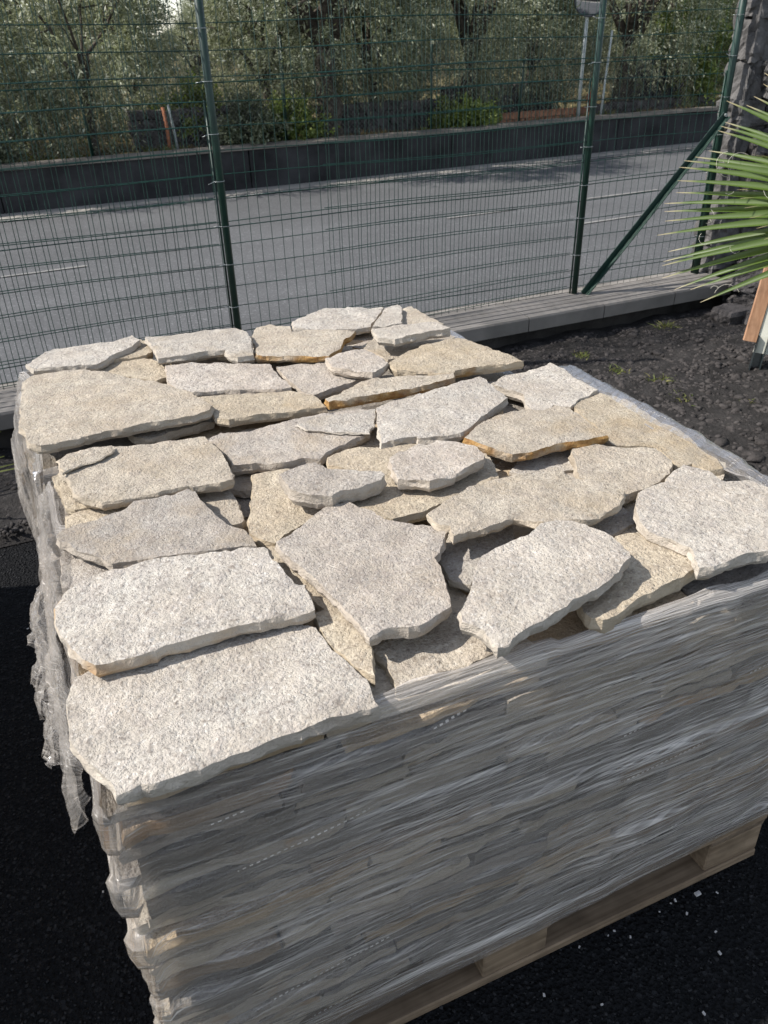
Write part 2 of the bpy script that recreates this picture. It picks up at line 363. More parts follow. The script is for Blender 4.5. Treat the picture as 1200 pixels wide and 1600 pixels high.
# far terrain: one sheet reaching the horizon, behind the far wall
def ter(x, y): return 0.20 + 0.06*fbm(x*0.4, y*0.4) + 0.03*fbm(x*1.7, y*1.7, 3) + min(0.6, max(0, (y-13)*0.02))
xs = np.concatenate([[-400, -150, -60, -25], np.arange(-10, 34, 0.5), [50, 90, 200, 500]])
ys = np.concatenate([np.arange(10.2, 22, 0.4), [24, 28, 34, 45, 70, 120, 300, 900]])
V = []; F = []
for j, y in enumerate(ys):
    for i, x in enumerate(xs):
        yy = y + (0.048*x if y < 22 else 0); V.append((x, yy, ter(x, yy)))
nx = len(xs)
for j in range(len(ys)-1):
    for i in range(nx-1): F.append((j*nx+i, j*nx+i+1, (j+1)*nx+i+1, (j+1)*nx+i))
tag(link('field_ground', np_mesh('field_ground', np.array(V), np.array(F), M_DRY, True)), kind='structure')
def rsheet(name, x0, x1, y0, y1, z, m):
    b = MB(); b.add([RM @ Vector(p) for p in ((x0, y0, z), (x1, y0, z), (x1, y1, z), (x0, y1, z))], [(0, 1, 2, 3)])
    return tag(b.build(name, m), kind='structure')
rsheet('road', -60, 80, 2.9, 10.4, -0.204, M_ROAD)
b = MB(); b.add([FM @ Vector(p) for p in ((-40, 0.10, -0.2), (40, 0.10, -0.2), (40, 1.16, -0.2), (-40, 1.16, -0.2))], [(0, 1, 2, 3)])
tag(b.build('pavement', M_WALK), kind='structure')
rsheet('road_shoulder', -60, 80, 9.62, 10.4, -0.2, M_WALK)
road_lines = [(-60, 80, 9.46, 9.55), (-2.0, 0.85, 6.91, 6.945), (4.55, 5.45, 6.93, 6.97), (6.45, 7.5, 6.99, 7.03), (5.55, 6.4, 5.95, 5.99)]
for i, (x0, x1, y0, y1) in enumerate(road_lines):
    b = MB(); n = max(1, int((x1-x0)/0.35)) if i else 60
    for k in range(n):     # worn, with broken edges
        xa, xb = x0+(x1-x0)*k/n, x0+(x1-x0)*(k+1)/n
        j = lambda: rnd.uniform(-0.008, 0.008)
        b.add([RM @ Vector(p) for p in ((xa, y0+j(), -0.1955), (xb-rnd.uniform(0, .012), y0+j(), -0.1955), (xb-rnd.uniform(0, .012), y1+j(), -0.1955), (xa, y1+j(), -0.1955))], [(0, 1, 2, 3)])
    tag(b.build('road_marking', M_PAINT), kind='structure')

# planting bed of lava soil: yards edge runs slantwise under the stacks
def bed_front(x): return 2.02 - 0.42*x if x > 0 else 2.02
gx = np.arange(-2.5, 6.6, 0.05); gy = np.linspace(0, 1, 46)
V = []
for v in gy:
    for x in gx:
        y0 = max(0.75, bed_front(x)); y = y0 + (2.93-y0)*v
        e = min(1, v*8)
        z = 0.006*e + e*(0.028 + 0.032*fbm(x*1.6, y*1.6) + 0.016*fbm(x*6, y*6, 5) + 0.007*fbm(x*22, y*22, 9, 2))
        V.append((x, y, max(0.004, z)))
nx = len(gx)
F = [(j*nx+i, j*nx+i+1, (j+1)*nx+i+1, (j+1)*nx+i) for j in range(len(gy)-1) for i in range(nx-1)]
tag(link('soil_bed', np_mesh('soil_bed', np.array(V), np.array(F), M_SOIL, True)), kind='structure')
rs = np.random.RandomState(5)
P = []
for _ in range(60000):
    x = rs.uniform(-0.5, 4.0); y = rs.uniform(0.8, 2.86)
    if y < max(0.75, bed_front(x)) + 0.02 or (-0.05 < x < 1.1 and y < 1.52): continue
    if x < 0 and rs.rand() > 0.75: continue
    P.append((x, y, 0.03 + 0.032*fbm(x*1.6, y*1.6) + 0.016*fbm(x*6, y*6, 5)))
    if len(P) > 27000: break
P = np.array(P); sz = 0.0035 + 0.015*rs.rand(len(P))**3 + (rs.rand(len(P)) > 0.993)*0.02
tag(link('lava_clods', scatter('lava_clods', ICO_V, ICO_F, P, sz, rs, M_CLOD, 0.62, 0.45)), kind='stuff')
P = []
for _ in range(14000):
    if rs.rand() < 0.55: P.append((rs.uniform(0.2, 1.9), rs.uniform(-0.5, 0.7), 0.001))
    else: P.append((rs.uniform(-0.6, 0.0), rs.uniform(0.0, 2.1), 0.001))
P = np.array([p for p in P if not (0.02 < p[0] < 1.18 and p[1] > 0.0)]); sz = 0.0015 + 0.0035*rs.rand(len(P))**2
tag(link('asphalt_grit', scatter('asphalt_grit', OCT_V, OCT_F, P, sz, rs, M_GRIT, 0.6, 0.3)), kind='stuff')

# ------------------------------------------------------------------ kerb wall under the fence
kw = thing('kerb_wall', 'low dark wall with ribbed concrete coping running under the green fence', 'wall', fx(0, 0, 0))
def local(M, root):  # express matrix in the root's frame
    return Matrix.Translation(-root.location) @ M
L = local(FM, kw)
b = MB(); b.box(-12, 0.98, -0.19, 0.09, -0.25, 0.118, M=L); b.build('wall_base', M_KBASE, kw)
xcur = -9.0
while xcur < 0.95:
    ln = min(0.5 + rnd.uniform(-0.02, 0.02), 0.97-xcur)
    b = MB(); dz = rnd.uniform(-0.002, 0.002)
    prof = []                         # ribbed top: shallow grooves along the slab
    ys_ = [-0.255, -0.249]
    z_ = [0.188, 0.198]
    for r in range(6):
        y0 = -0.249 + r*0.058
        ys_ += [y0+0.046, y0+0.050, y0+0.054, y0+0.058]; z_ += [0.198, 0.192, 0.192, 0.198]
    ys_ += [0.105]; z_ += [0.190]
    pr = [(y, z+dz) for y, z in zip(ys_, z_)] + [(0.105, 0.122), (-0.255, 0.122)]
    n = len(pr); xa, xb = xcur+0.003, xcur+ln-0.003
    vs = [L @ Vector((xa, y, z)) for y, z in pr] + [L @ Vector((xb, y, z)) for y, z in pr]
    b.add(vs, [(i, (i+1) % n, n+(i+1) % n, n+i)[::-1] for i in range(n)] + [tuple(range(n)), tuple(range(n, 2*n))[::-1]])
    b.build('coping_slab', M_CONC, kw); xcur += ln

# ------------------------------------------------------------------ wire fence
fence = thing('wire_fence', 'tall green welded wire fence on round posts along the roadside', 'fence', fx(0, 0, 0.198))
L = local(FM, fence)
for t in (-6, -4, -2, 0, 0.915):
    b = MB(); rr = 0.0165 if t != 0.915 else 0.020
    b.tube([L @ Vector((t, 0, 0.17)), L @ Vector((t, 0, 2.25))], rr, 14); b.mi = [0]*len(b.f)
    p = b.build('post', M_GREEN, fence, True)
    q = MB(); q.tube([L @ Vector((t-0.022, 0.012, 0.20)), L @ Vector((t-0.022, 0.012, 1.30))], 0.005, 6); q.build('edge_rod', M_GREEN, p, True)
    q = MB()
    for z in (0.42, 0.62, 0.79, 0.98, 1.17, 1.37, 1.56, 1.76):
        ring = [L @ Vector((t+0.024*math.cos(a)-0.005, 0.021*math.sin(a), z)) for a in np.linspace(0, 2*math.pi, 11)]
        q.tube(ring, 0.0016, 5, caps=False)
        q.tube([L @ Vector((t-0.03, -0.01, z)), L @ Vector((t-0.055, 0.0, z+rnd.uniform(-.01, .01)))], 0.0016, 5)
    tag(q.build('wire_ties', M_ZINC, p, True), kind='stuff')
# brace: an angle bar from the foot of one post up to the corner post
a, c_ = Vector((0.035, -0.03, 0.2)), Vector((0.895, -0.03, 1.085))
d = (c_-a).normalized(); u = Vector((-d.z, 0, d.x)); w = Vector((0, -1, 0))
b = MB()
def bar(o0, o1, p0, p1, mi=0):
    vs = []
    for e in (a, c_):
        for (s, t) in ((o0, p0), (o1, p0), (o1, p1), (o0, p1)): vs.append(L @ (e + u*s + w*t))
    b.add(vs, [(0,1,2,3), (7,6,5,4), (0,4,5,1), (1,5,6,2), (2,6,7,3), (3,7,4,0)], mi)
bar(-0.018, 0.018, 0, 0.004); bar(-0.018, -0.014, 0.004, 0.034)
br = b.build('brace', M_GREEN, fence)
b = MB(); b.tube([L @ Vector((0.893, -0.045, 1.082)), L @ Vector((0.893, -0.024, 1.082))], 0.009, 8); b.build('bolt', M_ZINC, br)
def wires(name, t0, t1, off, ph, z0, z1, zp, seed):
    rr = random.Random(seed); b = MB()
    n = int((t1-t0)/0.0502)
    sag = lambda t, z: 0.012*math.sin(t*2.3+seed) + 0.010*math.sin(z*5+t*1.1)
    for i in range(n):
        t = t0 + ph + i*0.0502; j = rr.uniform(-.003, .003)
        b.tube([L @ Vector((t+j+0.003*math.sin(z*9+i), off+sag(t, z), z)) for z in np.linspace(z0, z1, 6)], 0.00145, 4, caps=False)
    for z in np.arange(z0+zp, z1, 0.097):
        b.tube([L @ Vector((t, off+sag(t, z)+0.002, z+0.006*math.sin(t*3.1+z*7))) for t in np.linspace(t0, t1, max(2, int((t1-t0)/0.25)))], 0.00185, 4, caps=False)
    o = b.build(name, M_WIRE, fence); tag(o, kind='stuff'); return o
wires('wire_mesh', -6, 0.9, 0.0, 0.0, 0.205, 2.15, 0.02, 1)
wires('wire_mesh', -6, -2.03, 0.035, 0.019, 0.205, 2.12, 0.020, 2)
wires('wire_mesh', -1.5, -0.02, 0.035, 0.02, 0.205, 2.13, 0.02, 3)
for z in (1.368, 0.79, 0.30, 2.1):
    b = MB(); b.tube([L @ Vector((t, -0.003, z + 0.004*math.sin(t*4))) for t in np.linspace(-6, 0.9, 40)], 0.0024, 5); b.build('tension_wire', M_WIRE, fence)

# ------------------------------------------------------------------ lava stone wall on the right
def rock(b, cx, cy, cz, sx, sy, sz, seed, amp=0.16, nsub=4, sq=0.22, rough=0.0):
    """a rough hewn block: a cube lattice pushed towards a sphere, then roughened"""
    idx = {}; vs = []; fs = []
    def vid(p):
        if p not in idx:
            v = Vector(p)/(nsub/2) - Vector((1, 1, 1)); s = v.normalized()*1.25
            v = v*(1-sq) + s*sq
            d = 1 + amp*mnoise.fractal(v*1.1 + Vector((seed*3.1, seed*1.7, seed)), 1.0, 2.0, 3) + 0.05*mnoise.noise(v*5+Vector((seed, 0, 0))) + (rough*mnoise.fractal(v*3.2+Vector((0, seed, 3)), 0.8, 2.1, 3) if rough else 0)
            idx[p] = len(vs); vs.append((cx+v.x*d*sx/2, cy+v.y*d*sy/2, cz+v.z*d*sz/2))
        return idx[p]
    for ax in range(3):
        for side in (0, nsub):
            for i in range(nsub):
                for j in range(nsub):
                    q = []
                    for (di, dj) in ((0,0), (1,0), (1,1), (0,1)):
                        p = [0, 0, 0]; p[ax] = side; p[(ax+1) % 3] = i+di; p[(ax+2) % 3] = j+dj; q.append(vid(tuple(p)))
                    fs.append(tuple(q if side else q[::-1]))
    b.add(vs, fs)
lw = thing('stone_wall', 'rough wall of dark lava stones with pale grey corner stones beside the fence end', 'wall', (4.0, 2.95, 0))
WX, WY = 3.90, 3.07
b = MB(); b.box(WX+0.04-4.0, 1.9, WY+0.06-2.95, WY+0.165-2.95, 0, 2.5); b.build('mortar_core', M_MORTAR, lw)
z = 0.0; row = 0
def course(x0, x1, yf, z, h, corner):
    x = x0; first = corner
    while x < x1:
        w_ = rw.uniform(0.13, 0.30) if not first else rw.choice([0.10, 0.2])
        b = MB()
        if first:
            rock(b, 0, 0, 0, w_, 0.18, h*0.98, rw.uniform(0, 99), 0.26, 9, 0.10, 0.10)
            o = b.build('corner_stone', M_QUOIN, lw, False, (x+w_/2-4.0, yf+0.09-2.95, z+h/2))
        else:
            rock(b, 0, 0, 0, w_*1.04, 0.26, h*1.02, rw.uniform(0, 99), 0.42, 9, 0.28, 0.14)
            o = b.build('stone', M_LAVA if rw.random() < .7 else M_QUOIN, lw, False, (x+w_/2-4.0, yf+0.06+rw.uniform(-.05, .05)-2.95, z+h/2)); o.rotation_euler = (rw.uniform(-.15, .15), rw.uniform(-.2, .2), rw.uniform(-.2, .2))
        x += w_; first = False
rw = random.Random(12)
while z < 2.45:
    h = rw.uniform(0.15, 0.24) if z > 0.3 else 0.17
    if z < 0.33: course(3.84, 5.75, 2.70, z, h, False)
    course(WX, 5.75, WY, z, h, z > 0.1)
    z += h
for i in range(9):                                    # fallen lumps at the wall's foot
    b = MB(); s = rw.uniform(0.07, 0.16); rock(b, 0, 0, 0, s*1.3, s, s*0.7, rw.uniform(0, 99), 0.3, 4, 0.4)
    o = b.build('lava_lump', M_LAVA, None, False, (rw.uniform(3.72, 4.7), rw.uniform(2.45, 2.72), 0.05))
    tag(o, 'rough dark lump of lava lying at the foot of the stone wall', 'rock', 'lava lumps at the foot of the stone wall')

# outlines of the loose slabs in metres: (key, top height, thickness, tint, rusty edge, label, outline)
SLABS=[
('F1',0.824,0.03,(1.05, 1.045, 1.035),0,'broad whitish slab at the near left corner of the front stack',[(-0.021,0.173),(-0.008,0.197),(0.018,0.207),(0.072,0.204),(0.116,0.204),(0.176,0.209),(0.225,0.2),(0.266,0.19),(0.294,0.18),(0.312,0.156),(0.314,0.124),(0.321,0.087),(0.337,0.031),(0.333,-0.017),(0.278,-0.016),(0.225,-0.015),(0.179,-0.017),(0.143,-0.018),(0.114,-0.023),(0.093,-0.025),(0.06,-0.022),(0.041,-0.017),(0.014,-0.019),(0.009,0.002),(0,0.025),(-0.008,0.04),(-0.019,0.068),(-0.025,0.089),(-0.025,0.129)]),
('F2',0.85,0.026,(1, 1, 1),1,'wide speckled slab behind the whitish corner slab, with an ochre front edge',[(-0.019,0.334),(0.001,0.369),(0.036,0.388),(0.07,0.39),(0.109,0.39),(0.151,0.389),(0.2,0.372),(0.246,0.363),(0.277,0.354),(0.295,0.343),(0.297,0.306),(0.31,0.239),(0.322,0.23),(0.319,0.188),(0.314,0.166),(0.295,0.165),(0.255,0.174),(0.221,0.175),(0.196,0.177),(0.164,0.178),(0.139,0.176),(0.111,0.176),(0.072,0.172),(0.046,0.175),(0.02,0.176),(0.01,0.192),(0.001,0.211),(-0.008,0.239),(-0.015,0.267),(-0.019,0.304)]),
('F3',0.85,0.026,(1.0, 0.975, 0.96),0,'large five sided pinkish grey slab in the middle of the front stack',[(0.317,0.353),(0.372,0.384),(0.428,0.424),(0.466,0.423),(0.485,0.383),(0.503,0.337),(0.535,0.314),(0.566,0.29),(0.577,0.266),(0.56,0.247),(0.543,0.222),(0.523,0.206),(0.519,0.174),(0.515,0.156),(0.504,0.13),(0.494,0.098),(0.49,0.088),(0.462,0.078),(0.449,0.073),(0.417,0.074),(0.404,0.083),(0.384,0.085),(0.362,0.079),(0.361,0.093),(0.358,0.122),(0.35,0.173),(0.341,0.227),(0.325,0.288),(0.316,0.32)]),
('F4',0.862,0.03,(1.05, 1.045, 1.035),0,'white wedge shaped slab resting highest near the wrapped front rim',[(0.711,0.202),(0.741,0.204),(0.761,0.192),(0.774,0.161),(0.784,0.137),(0.786,0.103),(0.785,0.077),(0.777,0.063),(0.733,0.042),(0.696,0.028),(0.661,0.021),(0.634,0.012),(0.599,0.003),(0.573,-0.002),(0.552,-0.006),(0.521,-0.018),(0.5,-0.021),(0.501,-0.002),(0.5,0.015),(0.491,0.03),(0.484,0.044),(0.492,0.065),(0.522,0.095),(0.545,0.124),(0.582,0.166),(0.639,0.183),(0.677,0.184)]),
('F5',0.825,0.034,(1.03, 0.965, 0.84),0,'yellowish slab in the shadow of the white wedge slab at the front rim',[(0.835,0.166),(0.857,0.171),(0.88,0.154),(0.901,0.129),(0.931,0.115),(0.939,0.082),(0.919,0.035),(0.89,0.041),(0.857,0.031),(0.827,0.029),(0.792,0.021),(0.76,0.02),(0.731,0.011),(0.708,0.002),(0.685,-0.001),(0.671,0.008),(0.669,0.018),(0.676,0.048),(0.727,0.077),(0.767,0.1),(0.806,0.136)]),
('F6',0.845,0.03,(1.05, 1.045, 1.035),0,'big bright coarse slab at the right front corner under the film roll',[(0.934,0.237),(0.964,0.246),(0.998,0.247),(1.038,0.271),(1.077,0.284),(1.099,0.247),(1.099,0.203),(1.136,0.191),(1.15,0.131),(1.143,0.068),(1.11,0.033),(1.042,0.017),(0.996,0.009),(0.96,0.015),(0.918,0.014),(0.893,0.013),(0.871,0.019),(0.898,0.068),(0.889,0.091),(0.868,0.13),(0.879,0.165),(0.906,0.205)]),
('F7',0.858,0.022,(1.01, 0.97, 0.9),0,'long flat beige slab with wavy front edge, behind the white wedge slab',[(0.568,0.319),(0.617,0.339),(0.671,0.364),(0.734,0.369),(0.79,0.36),(0.848,0.36),(0.856,0.309),(0.887,0.282),(0.913,0.257),(0.887,0.218),(0.864,0.202),(0.827,0.193),(0.791,0.185),(0.765,0.197),(0.722,0.209),(0.688,0.245),(0.671,0.244),(0.633,0.237),(0.603,0.241),(0.573,0.239),(0.582,0.266),(0.567,0.284)]),
('F8',0.812,0.022,(1, 1, 1),0,'small shaded slab between the long beige slab and the big bright coarse slab',[(0.828,0.261),(0.887,0.265),(0.921,0.266),(0.919,0.227),(0.917,0.201),(0.877,0.194),(0.837,0.19),(0.825,0.214)]),
('F9',0.835,0.03,(1.01, 0.97, 0.9),0,'pale squarish slab with a curved right edge left of the yellow rear right slab',[(0.956,0.465),(0.992,0.441),(1.017,0.418),(1.053,0.395),(1.088,0.372),(1.083,0.322),(1.071,0.308),(1.025,0.273),(0.997,0.263),(0.962,0.258),(0.922,0.256),(0.908,0.275),(0.9,0.316),(0.888,0.34),(0.908,0.379)]),
('F10',0.85,0.024,(1.01, 0.97, 0.9),2,'beige slab with a bright ochre front left corner beside a dark hole',[(0.767,0.555),(0.847,0.609),(0.882,0.616),(0.937,0.617),(0.977,0.593),(1.017,0.603),(1.028,0.564),(1.026,0.505),(1.021,0.44),(0.969,0.441),(0.907,0.45),(0.854,0.446),(0.813,0.451),(0.799,0.476),(0.781,0.513)]),
('F11',0.825,0.03,(1.05, 1.045, 1.035),0,'rough whitish slab at the back right end of the front stack by the film',[(0.983,0.821),(1.045,0.857),(1.118,0.853),(1.18,0.869),(1.192,0.829),(1.176,0.758),(1.182,0.715),(1.18,0.678),(1.099,0.649),(1.071,0.628),(1.043,0.654),(1.01,0.632),(0.985,0.637),(0.994,0.686),(1.02,0.738),(1,0.782)]),
('F12',0.822,0.028,(1.03, 0.965, 0.84),0,'long yellowish slab running beside the film roll on the right',[(1.09,0.645),(1.143,0.661),(1.181,0.67),(1.206,0.615),(1.206,0.546),(1.205,0.495),(1.208,0.444),(1.2,0.401),(1.184,0.353),(1.184,0.31),(1.167,0.275),(1.139,0.28),(1.123,0.31),(1.094,0.314),(1.102,0.341),(1.107,0.392),(1.074,0.419),(1.041,0.446),(1.07,0.538),(1.068,0.59)]),
('F13',0.85,0.026,(1, 1, 1),0,'large grey four sided slab at the back middle of the front stack',[(0.669,0.771),(0.707,0.779),(0.766,0.79),(0.827,0.802),(0.891,0.814),(0.949,0.815),(0.952,0.768),(0.945,0.728),(0.943,0.684),(0.887,0.648),(0.839,0.621),(0.802,0.592),(0.766,0.572),(0.737,0.575),(0.707,0.585),(0.684,0.593),(0.683,0.599),(0.652,0.603),(0.609,0.603),(0.637,0.686)]),
('F14',0.868,0.026,(1.0, 0.975, 0.96),0,'small oblong pinkish slab lying loose on a yellowish slab, casting a shadow',[(0.583,0.509),(0.612,0.526),(0.657,0.537),(0.695,0.535),(0.725,0.515),(0.747,0.481),(0.745,0.439),(0.734,0.426),(0.688,0.411),(0.648,0.397),(0.609,0.393),(0.592,0.413),(0.565,0.428),(0.57,0.465)]),
('F15',0.838,0.03,(1.03, 0.965, 0.84),0,'yellowish slab underneath the small oblong pinkish slab',[(0.5,0.615),(0.522,0.626),(0.579,0.632),(0.608,0.606),(0.666,0.6),(0.72,0.562),(0.783,0.497),(0.769,0.439),(0.756,0.4),(0.722,0.383),(0.67,0.375),(0.62,0.368),(0.594,0.361),(0.566,0.361),(0.544,0.36),(0.522,0.36),(0.506,0.372),(0.483,0.4),(0.47,0.432),(0.492,0.467),(0.539,0.492),(0.552,0.521),(0.517,0.553),(0.491,0.582)]),
('F16',0.872,0.036,(0.9, 0.885, 0.88),0,'thick narrow grey block on top of the pile with a sunlit cut end',[(0.381,0.525),(0.426,0.547),(0.453,0.549),(0.468,0.516),(0.502,0.487),(0.545,0.459),(0.545,0.444),(0.533,0.431),(0.495,0.425),(0.457,0.427),(0.437,0.419),(0.402,0.441),(0.38,0.467),(0.379,0.493)]),
('F17',0.825,0.026,(1.03, 0.965, 0.84),0,'tan slab left of the five sided slab, below the thick narrow block',[(0.356,0.638),(0.383,0.641),(0.414,0.636),(0.494,0.592),(0.5,0.488),(0.485,0.449),(0.443,0.443),(0.396,0.432),(0.361,0.416),(0.323,0.388),(0.311,0.401),(0.301,0.42),(0.292,0.44),(0.309,0.491),(0.335,0.569)]),
('F18',0.85,0.025,(1.01, 0.97, 0.9),0,'long slab with a split flake at its back left corner',[(0.022,0.806),(0.048,0.833),(0.093,0.842),(0.125,0.831),(0.155,0.816),(0.213,0.809),(0.27,0.796),(0.302,0.786),(0.312,0.738),(0.318,0.694),(0.314,0.638),(0.309,0.592),(0.284,0.587),(0.25,0.595),(0.21,0.606),(0.175,0.599),(0.135,0.606),(0.11,0.606),(0.081,0.61),(0.049,0.639),(0.04,0.665),(0.035,0.729),(0.024,0.748)]),
('F19',0.832,0.026,(1.0, 0.975, 0.96),0,'long grey slab with a curved right end and a flaked back edge',[(0.307,0.802),(0.344,0.834),(0.395,0.819),(0.444,0.822),(0.507,0.827),(0.569,0.829),(0.616,0.817),(0.673,0.796),(0.654,0.749),(0.62,0.693),(0.574,0.673),(0.53,0.659),(0.504,0.641),(0.487,0.622),(0.459,0.639),(0.413,0.641),(0.371,0.665),(0.327,0.678),(0.33,0.721),(0.32,0.764)]),
('F20',0.848,0.025,(0.9, 0.885, 0.88),0,'dark speckled slab pointed at both ends on the left of the front stack',[(-0.001,0.537),(0.019,0.553),(0.057,0.557),(0.104,0.568),(0.133,0.591),(0.173,0.587),(0.207,0.591),(0.227,0.596),(0.236,0.577),(0.239,0.547),(0.249,0.494),(0.26,0.447),(0.281,0.419),(0.288,0.38),(0.287,0.363),(0.258,0.371),(0.215,0.378),(0.183,0.387),(0.139,0.399),(0.107,0.405),(0.071,0.409),(0.057,0.438),(0.02,0.485),(0.004,0.512)]),
('F21',0.822,0.024,(1.03, 0.965, 0.84),0,'yellowish sliver showing behind the dark pointed slab',[(0.016,0.639),(0.04,0.648),(0.08,0.644),(0.116,0.635),(0.15,0.614),(0.142,0.562),(0.057,0.572),(0.014,0.594)]),
('F22',0.815,0.024,(0.9, 0.885, 0.88),0,'shaded slab below the pointed end of the dark slab at the left rim',[(-0.01,0.453),(0.002,0.545),(0.031,0.538),(0.099,0.478),(0.11,0.419),(0.049,0.398),(-0.009,0.426)]),
('F23',0.812,0.024,(1.01, 0.97, 0.9),0,'small beige slab tucked in the gap right of the dark pointed slab',[(0.209,0.63),(0.253,0.63),(0.306,0.616),(0.307,0.565),(0.303,0.505),(0.296,0.497),(0.265,0.501),(0.215,0.529)]),
('F24',0.822,0.026,(1.03, 0.965, 0.84),0,'cream slab with yellow edges squeezed under the five sided slab',[(0.302,0.351),(0.303,0.388),(0.322,0.394),(0.378,0.336),(0.391,0.225),(0.402,0.145),(0.375,0.107),(0.359,0.061),(0.348,0.032),(0.337,0.058),(0.325,0.094),(0.316,0.125),(0.319,0.162),(0.317,0.186),(0.339,0.193),(0.323,0.245),(0.313,0.296)]),
('F25',0.802,0.026,(1.01, 0.97, 0.9),0,'cracked slab in the shaded pocket in front of the five sided slab',[(0.374,0.106),(0.397,0.152),(0.449,0.151),(0.485,0.146),(0.524,0.152),(0.522,0.104),(0.53,0.071),(0.542,0.026),(0.481,0.023),(0.416,0.021),(0.375,0.024),(0.383,0.07)]),
('F26',0.812,0.022,(1, 1, 1),0,'chipped slab between the five sided slab and the white wedge slab',[(0.564,0.286),(0.605,0.289),(0.644,0.303),(0.669,0.283),(0.713,0.286),(0.675,0.217),(0.614,0.188),(0.584,0.188),(0.567,0.169),(0.549,0.185),(0.545,0.197),(0.55,0.226)]),
('F28',0.812,0.022,(1, 1, 1),0,'narrow slab in the dark hole in front of the ochre cornered slab',[(0.812,0.454),(0.852,0.486),(0.897,0.507),(0.954,0.512),(0.996,0.503),(0.946,0.403),(0.908,0.407),(0.876,0.412),(0.833,0.424)]),
('F31',0.815,0.024,(1.03, 0.965, 0.84),0,'small rough yellowish stone at the left rim beside the film gather',[(0.004,0.82),(0.021,0.836),(0.043,0.815),(0.062,0.731),(0.07,0.663),(0.033,0.662),(0.02,0.691),(0.014,0.755)]),
('R1',0.85,0.026,(1.01, 0.97, 0.9),0,'largest slab of the rear stack, tapering to a point on its right',[(-0.02,1.28),(0.007,1.314),(0.058,1.312),(0.109,1.303),(0.157,1.261),(0.207,1.203),(0.245,1.152),(0.284,1.109),(0.318,1.047),(0.34,0.985),(0.354,0.941),(0.338,0.912),(0.303,0.904),(0.265,0.904),(0.219,0.908),(0.163,0.905),(0.114,0.906),(0.07,0.899),(0.026,0.898),(-0.003,0.899),(-0.015,0.908),(-0.026,0.93),(-0.026,0.97),(-0.038,1.013),(-0.031,1.125)]),
('R2',0.845,0.025,(1, 1, 1),0,'pale slab at the back left corner of the rear stack',[(-0.007,1.42),(0.024,1.457),(0.066,1.511),(0.116,1.504),(0.173,1.504),(0.225,1.497),(0.268,1.509),(0.282,1.467),(0.255,1.428),(0.211,1.394),(0.179,1.359),(0.154,1.334),(0.112,1.346),(0.071,1.361),(0.009,1.38),(-0,1.399)]),
('R3',0.822,0.024,(1.03, 0.965, 0.84),0,'dull yellow slab wedged behind the largest rear slab',[(0.196,1.401),(0.231,1.411),(0.265,1.403),(0.301,1.347),(0.313,1.288),(0.305,1.228),(0.278,1.217),(0.231,1.259),(0.183,1.303),(0.15,1.337),(0.179,1.401)]),
('R4',0.832,0.024,(1.03, 0.965, 0.84),1,'small slab with an orange edge next to the pale back left slab',[(0.241,1.461),(0.288,1.517),(0.305,1.497),(0.301,1.401),(0.264,1.388),(0.201,1.383)]),
('R5',0.85,0.024,(1.05, 1.045, 1.035),0,'bright slab in the back row of the rear stack, left of the fence post',[(0.298,1.472),(0.356,1.463),(0.426,1.447),(0.493,1.443),(0.534,1.433),(0.554,1.39),(0.547,1.322),(0.52,1.203),(0.48,1.206),(0.461,1.243),(0.467,1.277),(0.42,1.288),(0.367,1.282),(0.299,1.291),(0.301,1.354)]),
('R6',0.838,0.024,(1.0, 0.975, 0.96),0,'grey slab with a ragged top in the middle left of the rear stack',[(0.311,1.269),(0.374,1.251),(0.433,1.226),(0.49,1.192),(0.547,1.157),(0.542,1.055),(0.549,0.985),(0.511,0.992),(0.471,1.012),(0.404,1.042),(0.333,1.053),(0.31,1.094),(0.294,1.146)]),
('R7',0.834,0.026,(1.03, 0.965, 0.84),0,'sandy slab between the largest rear slab and the ragged grey slab',[(0.342,1.038),(0.398,1.022),(0.467,0.999),(0.539,0.975),(0.583,0.928),(0.586,0.854),(0.529,0.863),(0.481,0.872),(0.433,0.881),(0.374,0.886),(0.35,0.909),(0.351,0.942),(0.36,0.976)]),
('R8',0.85,0.022,(1.01, 0.97, 0.9),2,'slab with a long orange front edge at the back of the rear stack',[(0.526,1.2),(0.542,1.256),(0.583,1.273),(0.65,1.329),(0.711,1.322),(0.771,1.291),(0.816,1.256),(0.793,1.223),(0.767,1.207),(0.732,1.148),(0.688,1.112),(0.624,1.139),(0.575,1.168)]),
('R8b',0.832,0.024,(1.01, 0.97, 0.9),0,'low rear slab half hidden behind the orange edged slab',[(0.552,1.298),(0.566,1.391),(0.599,1.46),(0.641,1.471),(0.686,1.425),(0.67,1.316),(0.574,1.249)]),
('R9',0.84,0.024,(1, 1, 1),0,'long thin slab forming the far edge of the rear stack',[(0.7,1.446),(0.76,1.484),(0.831,1.507),(0.898,1.496),(0.94,1.461),(0.986,1.449),(0.93,1.37),(0.882,1.305),(0.841,1.305),(0.783,1.324),(0.723,1.356),(0.687,1.386)]),
('R10',0.846,0.024,(1.05, 1.045, 1.035),0,'four sided slab at the far edge beside a dark upright gap',[(0.88,1.285),(0.921,1.341),(0.975,1.408),(1.022,1.432),(1.02,1.396),(0.964,1.274),(0.928,1.271)]),
('R11',0.832,0.024,(1.01, 0.97, 0.9),0,'beige slab at the far right corner of the rear stack',[(1.042,1.436),(1.072,1.445),(1.074,1.345),(1.082,1.249),(1.043,1.226),(0.955,1.272)]),
('R12',0.866,0.028,(1.05, 1.045, 1.035),0,'thick clean cut slab on the far right of the rear stack',[(0.847,1.213),(0.899,1.206),(0.96,1.195),(1.021,1.184),(1.028,1.113),(0.973,1.115),(0.921,1.113),(0.867,1.108),(0.834,1.139),(0.839,1.172)]),
